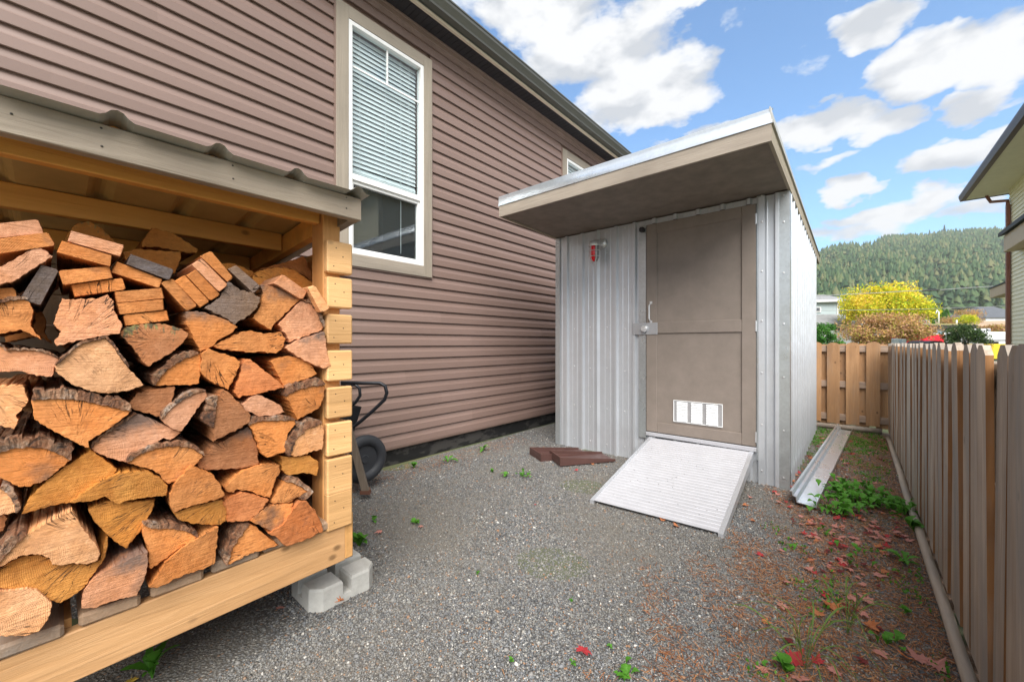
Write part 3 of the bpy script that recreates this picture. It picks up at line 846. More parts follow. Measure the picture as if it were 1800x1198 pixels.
# door leaf with raised stiles and rails
mb = MB(); mb.box(dx0, dx1, SY - .016, SY + .02, dz0, dz1); door = sp('door', mb, M['door'])
def dsub(name, mb, mat, sm=False): return part(name, rebase(mb, SC), mat, door, sm)
sxa, sxb = P(1156.5, 600, Y=SY).x, P(1305, 600, Y=SY).x
f0, f1 = SY - .030, SY - .0165
mb = MB(); mb.box(dx0, sxa, f0, f1, dz0, dz1, 0, .003); dsub('stile', mb, M['door'])
mb = MB(); mb.box(sxb, dx1, f0, f1, dz0, dz1, 0, .003); dsub('stile', mb, M['door'])
zr = [(dz0, dz0 + .10), (P(1230, 584.5, Y=SY).z, P(1230, 564, Y=SY).z), (dz1 - .10, dz1)]
for a, b in zr:
    mb = MB(); mb.box(sxa + .001, sxb - .001, f0 + .001, f1, a, b, 0, .003); dsub('rail', mb, M['door'])
# vent near the foot of the door: three columns of white louvres in a clear plate
va, vb = P(1185, 700, Y=SY), P(1271.4, 750.5, Y=SY)
vx0, vx1, vz0, vz1 = va.x, vb.x, vb.z, P(1185, 702, Y=SY).z
mb = MB(); mb.box(vx0, vx1, SY - .020, SY - .0165, vz0, vz1); dsub('vent_plate', mb, M['vent_frame'])
mb = MB()
for a, b, c, d in ((vx0, vx1, vz1 - .006, vz1), (vx0, vx1, vz0, vz0 + .006), (vx0, vx0 + .006, vz0 + .006, vz1 - .006), (vx1 - .006, vx1, vz0 + .006, vz1 - .006)):
    mb.box(a, b, SY - .026, SY - .0205, c, d, 0, .001)
dsub('vent_rim', mb, M['vent'])
L = vx1 - vx0
for k in range(3):
    a = vx0 + L * (.075 + k * .305); b = a + L * .225
    mb = MB(); nl = 13; hh = (vz1 - vz0 - .022) / nl
    for q in range(nl):
        zc = vz0 + .011 + q * hh
        mb.obox([(a, SY - .0205, zc), (b, SY - .0205, zc), (b, SY - .0200, zc + hh * .8), (a, SY - .0200, zc + hh * .8),
                 (a, SY - .031, zc), (b, SY - .031, zc), (b, SY - .022, zc + hh * .8), (a, SY - .022, zc + hh * .8)])
    dsub('louvre', mb, M['vent'])
# pull handle
hx = P(1146.5, 540, Y=SY).x; ha, hb = P(1146, 566, Y=SY).z, P(1146, 532, Y=SY).z
mb = MB()
pts = [(hx - .004, f0 - .002, ha + .008), (hx - .006, f0 - .020, ha + .020), (hx - .008, f0 - .030, ha + .035), (hx - .008, f0 - .030, hb - .035), (hx - .006, f0 - .020, hb - .020), (hx - .004, f0 - .002, hb - .008)]
mb.tube(pts, [.006, .006, .0085, .0085, .006, .006], 8)
mb.box(hx - .014, hx + .012, f0 - .004, f0 - .0005, ha - .012, ha + .014, 0, .002); mb.box(hx - .014, hx + .012, f0 - .004, f0 - .0005, hb - .014, hb + .012, 0, .002)
dsub('handle', mb, M['steel'], False)
# puck lock on a hasp
lc = P(1136, 577.5, Y=SY)
la, lb = P(1115, 577, Y=SY).x, P(1158, 577, Y=SY).x; lz = (P(1136, 588, Y=SY).z, P(1136, 567.5, Y=SY).z)
mb = MB(); mb.box(la, lc.x - .004, SY - .037, SY - .032, lz[0], lz[1], 0, .002); mb.box(lc.x + .004, lb, SY - .037, SY - .032, lz[0], lz[1], 0, .002)
mb.box(la + .001, lc.x - .004, SY - .032, SY - .024, lz[0] + .004, lz[1] - .004)
for xx in (la + .012, lb - .012):
    for zz in (lz[0] + .010, lz[1] - .010, (lz[0] + lz[1]) / 2): mb.lathe([(0, -.003), (.004, -.002), (.005, 0)], (xx, SY - .037, zz), 'y', 8)
dsub('hasp', mb, M['hasp'])
mb = MB(); mb.lathe([(0, -.036), (.026, -.036), (.031, -.031), (.033, -.024), (.033, 0), (0, 0)], (lc.x, SY - .037, (lz[0] + lz[1]) / 2), 'y', 24)
mb.lathe([(.012, -.038), (.013, -.0385), (.014, -.038)], (lc.x, SY - .037, (lz[0] + lz[1]) / 2), 'y', 16)
lock = part('padlock', rebase(mb, tuple(lc)), M['steel'], None, False, tuple(lc)); tag(lock, 'round steel puck padlock on the hasp of the brown shed door', 'padlock')
for zc in (P(1329, 386, Y=SY).z, P(1329, 573, Y=SY).z, P(1329, 767, Y=SY).z):
    mb = MB(); mb.tube([(dx1 + .003, SY - .030, zc - .045), (dx1 + .003, SY - .030, zc + .045)], .006, 8); mb.box(dx1 - .004, dx1, SY - .0325, SY - .030, zc - .045, zc + .045)
    dsub('hinge', mb, M['steel'])
# small screws of sheets
mb = MB()
def screw(x, y, z, ax='y'):
    d = -1 if ax == 'y' else 1
    mb.lathe([(.008, 0), (.0075, d * .002), (.0045, d * .003), (.0045, d * .007), (0, d * .007)], (x, y, z), ax, 6)
for zc in (.09, .48, .92, 1.36, 1.78, 2.20, 2.42):
    x = -2.573 + .050
    for k in range(-1, 6):
        xx = -2.573 + .095 + k * RIB
        if SXL + .03 < xx < jl: screw(xx, SY - .0005, zc + random.uniform(-.02, .02))
    screw(dx1 + .045, SY - .0305, zc + .03); screw(SXR - .02, SY - .0225, zc)
for k in range(0, 6): screw(-2.573 + .095 + k * RIB + RIB * 5.0, SY - .0005, 2.425 + random.uniform(-.004, .004)) if -2.573 + .095 + (k + 5) * RIB < dx1 else None
for zc in (.12, .60, 1.10, 1.62, 2.15):
    for k in range(13): screw(SXR + .0005, SY + .09 + .095 + k * RIB, zc + random.uniform(-.02, .02), 'x')
stuff(sp('screws', mb, M['steel']))
# roof: flat overhanging slab, slightly falling to the back
RXL, RXR, RY0, RY1 = -2.745, -.405, 2.975, 7.35
zf = lambda y: roof_z(y)
mb = MB(); mb.obox([(RXL + .02, RY0 + .02, zf(RY0)+.012), (RXR - .02, RY0 + .02, zf(RY0)+.012), (RXR - .02, RY1, zf(RY1)+.012), (RXL + .02, RY1, zf(RY1)+.012),
                    (RXL + .02, RY0 + .02, zf(RY0) + .02), (RXR - .02, RY0 + .02, zf(RY0) + .02), (RXR - .02, RY1, zf(RY1) + .02), (RXL + .02, RY1, zf(RY1) + .02)])
sp('soffit', mb, M['shed_soffit'])
mb = MB(); mb.obox([(RXL, RY0, zf(RY0)), (RXR, RY0, zf(RY0)), (RXR, RY0 + .02, zf(RY0)), (RXL, RY0 + .02, zf(RY0)),
                    (RXL, RY0, zf(RY0) + .125), (RXR, RY0, zf(RY0) + .125), (RXR, RY0 + .02, zf(RY0) + .125), (RXL, RY0 + .02, zf(RY0) + .125)])
sp('fascia_board', mb, M['shed_fascia'])
for xa, xb in ((RXR - .02, RXR + .0), (RXL, RXL + .02)):
    mb = MB(); mb.obox([(xa, RY0 + .0205, zf(RY0)), (xb, RY0 + .0205, zf(RY0)), (xb, RY1, zf(RY1)), (xa, RY1, zf(RY1)),
                        (xa, RY0 + .0205, zf(RY0) + .125), (xb, RY0 + .0205, zf(RY0) + .125), (xb, RY1, zf(RY1) + .125), (xa, RY1, zf(RY1) + .125)])
    sp('rake_board', mb, M['shed_rake'])
# galvanised roof edge: upstand on the front, top sheet, rake trim
mb = MB()
n = 24
ft = []
for k in range(n + 1):
    x = RXL - .004 + (RXR - RXL + .008) * k / n
    j = random.uniform(-.0015, .0015)
    ft.append((x, j))
vs = []
for x, j in ft: vs += [(x, RY0 - .006 + j, zf(RY0) + .110), (x, RY0 - .003 + j, zf(RY0) + .205), (x, RY0 + .05, zf(RY0) + .215)]
fs = []
for k in range(n):
    a = k * 3; fs += [(a, a + 3, a + 4, a + 1), (a + 1, a + 4, a + 5, a + 2)]
mb.add(vs, fs); sp('roof_edge', mb, M['galv_bright'], shed, True)
mb = MB(); mb.obox([(RXL + .004, RY0 + .03, zf(RY0) + .135), (RXR - .004, RY0 + .03, zf(RY0) + .135), (RXR - .004, RY1, zf(RY1) + .13), (RXL + .004, RY1, zf(RY1) + .13),
                    (RXL + .004, RY0 + .03, zf(RY0) + .205), (RXR - .004, RY0 + .03, zf(RY0) + .205), (RXR - .004, RY1, zf(RY1) + .15), (RXL + .004, RY1, zf(RY1) + .15)])
sp('roof_sheet', mb, M['galv'])
mb = MB(); mb.obox([(RXR + .001, RY0 - .004, zf(RY0) + .11), (RXR + .012, RY0 - .004, zf(RY0) + .11), (RXR + .012, RY1, zf(RY1) + .105), (RXR + .001, RY1, zf(RY1) + .105),
                    (RXR - .012, RY0 - .004, zf(RY0) + .215), (RXR - .004, RY0 - .004, zf(RY0) + .215), (RXR - .002, RY1, zf(RY1) + .160), (RXR - .012, RY1, zf(RY1) + .160)])
sp('rake_trim', mb, M['roof_sheet'])
# wall light with a red and clear jar in a wire cage
lp = P(1045, 440, Y=SY - .13)
light = thing('wall_light', 'caged red and clear wall light on the shed left of the door', 'wall light', tuple(lp))
light.scale = (1.62, 1.62, 1.62)
mb = MB(); mb.lathe([(0, 0), (.034, 0), (.034, -.018), (.020, -.024), (.016, -.05)], (.02, .075, .055), 'y', 20)
mb.tube([(.02, .04, .055), (.015, .015, .058), (0, 0, .052)], .017, 12); mb.lathe([(0, .062), (.028, .060), (.036, .050), (.038, .036), (.036, .026)], (0, 0, 0), 'z', 20)
part('mount', mb, M['steel'], light)
prof = [(.028, .028), (.030, -.01), (.028, -.05), (.018, -.07), (0, -.074)]
for nm, h0, mt in (('red_glass', 0, M['red']), ('clear_glass', 1, M['jar'])):
    mb = MB(); n = 12; vs, fs = [], []
    for r_, z_ in prof:
        for k in range(n + 1):
            t = math.pi * (.70 + h0) + math.pi * k / n
            vs.append((r_ * math.cos(t), r_ * math.sin(t), z_))
    for i_ in range(len(prof) - 1):
        for k in range(n): a = i_ * (n + 1) + k; fs.append((a, a + 1, a + n + 2, a + n + 1))
    mb.add(vs, fs); part(nm, mb, mt, light, True)
mb = MB()
for k in range(6):
    t = 2 * math.pi * k / 6 + .3
    mb.tube([(.036 * math.cos(t), .036 * math.sin(t), .028), (.036 * math.cos(t), .036 * math.sin(t), -.05), (.020 * math.cos(t), .020 * math.sin(t), -.078), (0, 0, -.084)], .0022, 6)
for zz in (-.005, -.042): mb.tube([(.036 * math.cos(a), .036 * math.sin(a), zz) for a in [2 * math.pi * q / 18 for q in range(19)]], .0022, 6, 0, False)
part('cage', mb, M['steel'], light)
cp = P(1128.5, 404, Y=SY - .045)
mb = MB(); mb.box(-.022, .026, -.03, .03, -.024, .024, 0, .010); mb.lathe([(0, -.034), (.014, -.034), (.016, -.03)], (0, 0, 0), 'y', 16); mb.box(-.008, .010, .03, .044, -.01, .01)
seccam = part('security_camera', mb, M['black_plastic'], None, False, tuple(cp)); tag(seccam, 'small black security camera at the top left corner of the shed door', 'camera')

# ------------------------------------------------------------------ ramp
r0 = P(1037, 878, Z=.02); r1 = P(1261, 946, Z=.02)
rt0 = P(1138, 766.4, Y=3.925); rt1 = P(1324, 795.5, Y=3.925)
ramp_l = (rt0 - r0).length
dirv = ((rt0 - r0) + (rt1 - r1)).normalized(); sidev = ((r1 - r0) + (rt1 - rt0)).normalized(); nrm = sidev.cross(dirv).normalized(); sidev = dirv.cross(nrm).normalized()
Wd = ((r1 - r0).length + (rt1 - rt0).length) / 2
ramp = thing('loading_ramp', 'ribbed aluminium ramp leaning from the gravel up to the shed door', 'ramp', tuple(r0))
def rp(a, b, c): return tuple(sidev * a + dirv * b + nrm * c)
mb = MB(); ns = 30; pitch = (ramp_l - .02) / ns
vs, fs = [], []
prof = []
for k in range(ns):
    b0 = .01 + k * pitch
    prof += [(b0, 0), (b0 + pitch * .62, 0), (b0 + pitch * .66, -.002), (b0 + pitch * .94, -.002)]
for (b_, c_) in prof: vs += [rp(.03, b_, c_), rp(Wd - .03, b_, c_)]
for k in range(len(prof) - 1): fs.append((2 * k, 2 * k + 1, 2 * k + 3, 2 * k + 2))
mb.add(vs, fs); part('deck', mb, M['alu'], ramp)
for a in (0, Wd - .03):
    mb = MB(); mb.obox([rp(a, -.01, -.04), rp(a + .03, -.01, -.04), rp(a + .03, ramp_l, -.075), rp(a, ramp_l, -.075), rp(a, 0, .002), rp(a + .03, 0, .002), rp(a + .03, ramp_l, .002), rp(a, ramp_l, .002)])
    part('side_rail', mb, M['alu_side'], ramp)
mb = MB(); mb.obox([rp(.0305, .02, -.012), rp(Wd - .0305, .02, -.012), rp(Wd - .0305, ramp_l - .02, -.012), rp(.0305, ramp_l - .02, -.012), rp(.0305, .02, -.006), rp(Wd - .0305, .02, -.006), rp(Wd - .0305, ramp_l - .02, -.006), rp(.0305, ramp_l - .02, -.006)])
part('underplate', mb, M['alu_side'], ramp)
mb = MB()
for k in range(70):
    a, b = random.uniform(.06, Wd - .06), random.triangular(.02, ramp_l * .9, .25)
    s = random.uniform(.0015, .0045); q = rp(a, b, .0012)
    mb.add([(q[0] + s * math.cos(t), q[1] + s * math.sin(t) * .7, q[2] + dirv.z * s * math.sin(t) * .7) for t in (0, 1.2, 2.4, 3.6, 4.9)], [(0, 1, 2, 3, 4)])
stuff(part('dirt_specks', mb, M['dark_brown'], ramp))

# ------------------------------------------------------------------ metal channel lying by the shed
ca, cb = P(1398, 868, Z=.012), P(1474, 752, Z=.012)
ca = Vector((-.375, 3.60, .012)); cb = Vector((-.200, 7.02, .012))
ang = math.atan2(cb.y - ca.y, cb.x - ca.x)
tr = thing('metal_channel', 'long shallow galvanised metal channel lying on the ground beside the shed', 'metal channel', tuple(ca), ang)
Lc = (cb - ca).length
prof = [(.0, .085), (.012, .088), (.016, .060), (.030, .052), (.036, .016), (.045, .012), (-.0, 0)]
mb = MB()
# width runs to -Y in local space (local X is the length)
pr = [(0.0, .090), (-.018, .094), (-.022, .062), (-.040, .056), (-.046, .020), (-.155, .012), (-.160, .050), (-.163, .050), (-.160, .006), (-.042, .014), (-.036, .052), (-.016, .058), (-.012, .090), (0.0, .086)]
mb.prism(pr, 'x', 0, Lc); part('trough', mb, M['galv_bright'], tr)

# ------------------------------------------------------------------ splash blocks
def splash(p0, ang, lab, z=0.0, tilt=0):
    t = tag(link('splash_block', None, None, (p0[0], p0[1], z), (0, tilt, ang)), lab, 'splash block', 'splash blocks by the shed'); t.empty_display_size = .1
    Lh, Wh = .60, .29
    mb = MB()
    mb.obox([(0, 0, 0), (Lh, -.0, 0), (Lh, Wh, 0), (0, Wh, 0), (0, 0, .028), (Lh, 0, .008), (Lh, Wh, .008), (0, Wh, .028)]); part('base', mb, M['splash'], t)
    for a in (0, Wh - .014):
        mb = MB(); mb.obox([(0.014, a, .026), (Lh, a, .006), (Lh, a + .014, .006), (0.014, a + .014, .026), (0.014, a, .082), (Lh, a, .022), (Lh, a + .014, .022), (0.014, a + .014, .082)]); part('side_wall', mb, M['splash'], t)
    mb = MB(); mb.box(0, .0135, 0, Wh, .028, .084, 0, .003); part('end_wall', mb, M['splash'], t)
    return t
q0 = P(984.5, 821, Z=0); q1 = P(1085, 812, Z=0)
splash((q0.x, q0.y), math.atan2(q1.y - q0.y, q1.x - q0.x), 'brown plastic splash block nearest the ramp, overlapping another one', .012)
q0 = P(951, 812, Z=0)
splash((q0.x, q0.y), R(62), 'brown plastic splash block nearest the brown house, half under its twin', .0)
# ------------------------------------------------------------------ wood store
BX = -1.66                       # front plane of the timber
ws = thing('wood_store', 'open fronted timber wood store with a grey fascia and metal roof', 'wood store', (BX, .8, 0))
WC = (BX, .8, 0)
def wp(name, mb, mat, parent=ws, sm=False): return part(name, rebase(mb, WC), mat, parent, sm)
WY0 = -1.3
yE = P(606, 900, X=BX).y
zb0, zb1 = .258, .418
bt = lambda y: .391 + (y - .03) * .052
bb = lambda y: .249 + (y - .03) * .026
mb = MB()
for (h_, c_) in ((0, 0),):
    prof = []
pr0 = lambda y: [(BX - .038, bb(y)), (BX - .004, bb(y)), (BX, bb(y) + .004), (BX, bt(y) - .004), (BX - .004, bt(y)), (BX - .038, bt(y))]
vs = [(x, WY0, z) for x, z in pr0(WY0)] + [(x, yE, z) for x, z in pr0(yE)]
mb.add(vs, [(i, (i + 1) % 6, 6 + (i + 1) % 6, 6 + i) for i in range(6)] + [tuple(range(6))[::-1], tuple(range(6, 12))])
wp('front_beam', mb, M['pine_y'])
mb = MB(); mb.box(-2.72, BX + .001, yE + .001, yE + .038, bb(yE) + .003, bt(yE) + .035, 0, .005); wp('side_beam', mb, M['pine_x'])
mb = MB(); mb.box(-2.72, -2.68, WY0, yE, zb0, zb1); wp('back_beam', mb, M['pine_y'])
for yy in (.5, 0, -.6, -1.2):
    mb = MB(); mb.box(-2.68, BX - .040, yy, yy + .038, zb0, zb1 - .002); wp('joist', mb, M['pine_x'])
# floor boards running back from the beam; their ends show
ends = [(-330, -110), (-100, 113), (138, 247), (265, 358), (372, 456), (462, 534), (542, 583), (585, 605)]
for a, b in ends:
    ya, yb = P(a, 1000, X=BX).y, P(b, 1000, X=BX).y
    if a < 0: yb = P(113, 1000, X=BX).y if b > 0 else -.16; ya = yb - .14
    mb = MB(); zz = bt((ya + yb) / 2); mb.box(-2.70, BX + random.uniform(.004, .016), ya, yb, zz + .002, zz + .040, 0, .008); wp('floor_board', mb, M['deck'])
# corner post
py0, py1 = P(572, 500, X=BX).y, P(602, 500, X=BX).y
zroof = P(560, 372, X=BX).z
mb = MB(); mb.box(BX - .13, BX - .022, py0, py1, zb1 + .04, zroof + .05, 0, .003); wp('post', mb, M['pine_z'])
mb = MB(); mb.box(-2.72, -2.63, py0, py1, .1, 1.78, 0, .003); wp('post', mb, M['pine_z'])
# side slats: their front blocks
tops = [425, 488, 552.5, 615.5, 679.5, 741.5, 803.5, 863]; bots = [481, 541.5, 604, 669, 734, 799, 866, 928]
by0, by1 = P(572, 600, X=BX).y, P(617, 600, X=BX).y
for k, (a, b) in enumerate(zip(tops, bots)):
    mbk = MB()
    zz1 = P(590, a, X=BX).z; zz0 = P(590, b, X=BX).z
    mbk.box(BX - .021, BX + .016, by0 + .001 - .0, by1, zz0, zz1, 0, .006)
    o = wp('slat_block', mbk, M['block'])
    mb = MB()
    for q in range(3):
        yy = by0 + (.03, .07, .035)[q] + random.uniform(-.004, .004); zq = zz0 + (.03, .075, .11)[q] * (zz1 - zz0) / .14
        mb.lathe([(0, .0015), (.0022, .001), (.0026, 0)], (BX + .016, yy, zq), 'x', 6)
    part('nail', rebase(mb, WC), M['nail'], o)
    mb = MB(); mb.box(-2.72, BX - .0215, py1 + .001, by1 - .004, zz0 + .004, zz1 - .004, 0, .003); wp('side_slat', mb, M['pine_x'])
# upper rails and roof timber
fx = -1.545
fz0, fz1 = P(635, 388, X=fx).z, P(635, 350, X=fx).z
fyE = P(635.5, 370, X=fx).y
mb = MB(); mb.box(fx - .038, fx, -1.6, fyE, fz0, fz1, 0, .003); wp('fascia_board', mb, M['grey_fascia'])
mb = MB()
for (u, v) in ((178, 225), (179, 257), (409, 291), (410, 314), (609, 347), (609, 366), (20, 200)):
    q = P(u, v, X=fx + .0005); mb.lathe([(0, .002), (.0028, .001), (.003, 0)], tuple(q), 'x', 6)
stuff(wp('screws', mb, M['nail']))
mb = MB(); mb.obox([(-2.75, fyE - .036, fz0 - .10), (fx - .039, fyE - .036, fz0 + .002), (fx - .039, fyE, fz0 + .002), (-2.75, fyE, fz0 - .10),
                    (-2.75, fyE - .036, fz0 - .01), (fx - .039, fyE - .036, fz1 - .002), (fx - .039, fyE, fz1 - .002), (-2.75, fyE, fz0 - .01)]); wp('rake_board', mb, M['grey_fascia'])
# roof falls gently to the back
slope = .095
def rz(x): return fz1 - .002 + (x - fx) * slope
# purlins along Y
for (xp, hh, dz) in ((-1.70, .075, 0), (-2.12, .085, 0), (-2.60, .085, 0)):
    mb = MB(); z1_ = rz(xp) - .002
    mb.box(xp - .04, xp, -1.5, py0 - .005, z1_ - hh, z1_ - .003, 0, .003); wp('purlin', mb, M['purlin'])
mb = MB(); mb.obox([(-2.70, py0 + .0, 1.60), (BX - .131, py0 + .0, 1.665), (BX - .131, py0 + .036, 1.665), (-2.70, py0 + .036, 1.60),
                    (-2.70, py0 + .0, rz(-2.7) - .01), (BX - .131, py0 + .0, rz(BX - .131) - .012), (BX - .131, py0 + .036, rz(BX - .131) - .012), (-2.70, py0 + .036, rz(-2.7) - .01)]); wp('rafter', mb, M['purlin'])
# corrugated roof sheets: flat pans with ribs, running down the slope
def rsheet(ya, yb):
    pts = []
    y = ya
    ribs = []
    uy = [P(u, v, X=fx + .03).y for u, v in ((256, 224), (405, 272), (521, 305), (619, 335))]
    sp_ = .2286
    base = P(521, 305, X=fx + .03).y
    k = -12
    prof = []
    while base + k * sp_ < yb + .3:
        c = base + k * sp_
        for dx, h in ((-.034, 0), (-.022, .007), (-.012, .019), (0, .023), (.012, .019), (.022, .007), (.034, 0)):
            if ya < c + dx < yb: prof.append((c + dx, h))
        k += 1
    prof = [(ya, 0)] + prof + [(yb, 0)]
    xs = [fx + .045, -2.10, -2.85]
    vs, fs, n = [], [], len(prof)
    for x in xs:
        for (y, h) in prof:
            vs.append((x, y, rz(x) + .004 + h + .002 * math.sin(y * 9)))
    for i in range(len(xs) - 1):
        for k in range(n - 1): fs.append((i * n + k, i * n + k + 1, (i + 1) * n + k + 1, (i + 1) * n + k))
    top = MB(); top.add(vs, fs)
    return top
ytip = P(650, 352, X=fx + .045).y
t_ = rsheet(-1.7, ytip)
wp('roof_sheet', t_, M['roof_sheet'])
t_ = rsheet(-1.5, fyE - .04)
t_.v = [(min(x, fx - .04), y, (rz(min(x, fx - .04)) + (z - rz(x))) - .0045) for x, y, z in t_.v]
wp('bounce_lining', t_, M['roof_bounce'])  # added ribbed liner that carries the painted reflected light
# closed back and far end
z = .46; k = 0
while z < 1.72:
    mb = MB(); mb.box(-2.755, -2.722, -1.5, py1, z, z + .135, 0, .003); wp('back_board', mb, M['deck']); z += .137
mb = MB(); mb.box(-2.72, BX, -1.42, -1.38, .26, 1.75); wp('end_panel', mb, M['pine_x'])

# concrete deck block under the corner (cross slots, chamfered corners)
blk = thing('deck_block', 'pale slotted concrete block under the front corner of the wood store', 'concrete block', (-1.93, .90, 0))
mb = MB()
H = .108
def quad(x0, x1, y0, y1, cx, cy):
    c = .045
    pts = [(x0, y0), (x1, y0), (x1, y1), (x0, y1)]
    idx = {(-1, -1): 0, (1, -1): 1, (1, 1): 2, (-1, 1): 3}[(cx, cy)]
    out = []
    for i, p in enumerate(pts):
        if i == idx:
            a, b = pts[i - 1], pts[(i + 1) % 4]
            for q in (a, b):
                d = Vector((q[0] - p[0], q[1] - p[1])).normalized() * c
                out.append((p[0] + d.x, p[1] + d.y))
        else: out.append(p)
    n = len(out)
    ins = [(x - (x - (x0 + x1) / 2) * .08, y - (y - (y0 + y1) / 2) * .08) for x, y in out]
    vs = [(*p, .04) for p in out] + [(*p, H - .012) for p in out] + [(*p, H) for p in ins]
    fs = [tuple(range(2 * n, 3 * n))]
    for r_ in (0, 1):
        for i in range(n): fs.append((r_ * n + i, r_ * n + (i + 1) % n, (r_ + 1) * n + (i + 1) % n, (r_ + 1) * n + i))
    mb.add(vs, fs)
for sx in (-1, 1):
    for sy in (-1, 1):
        xa, xb = sorted((sx * .022, sx * .14)); ya, yb = sorted((sy * .020, sy * .155))
        quad(xa, xb, ya, yb, sx, sy)
c = .045; o8 = [(-.14 + c, -.155), (.14 - c, -.155), (.14, -.155 + c), (.14, .155 - c), (.14 - c, .155), (-.14 + c, .155), (-.14, .155 - c), (-.14, -.155 + c)]
mb.prism([(x, y) for x, y in o8], 'z', -.05, .0405)
part('block', mb, M['concrete'], blk)
mb = MB(); mb.box(.0, .138, -.019, .019, .0, .001) ; 
# a dry leaf caught in the slot is added with the fallen leaves

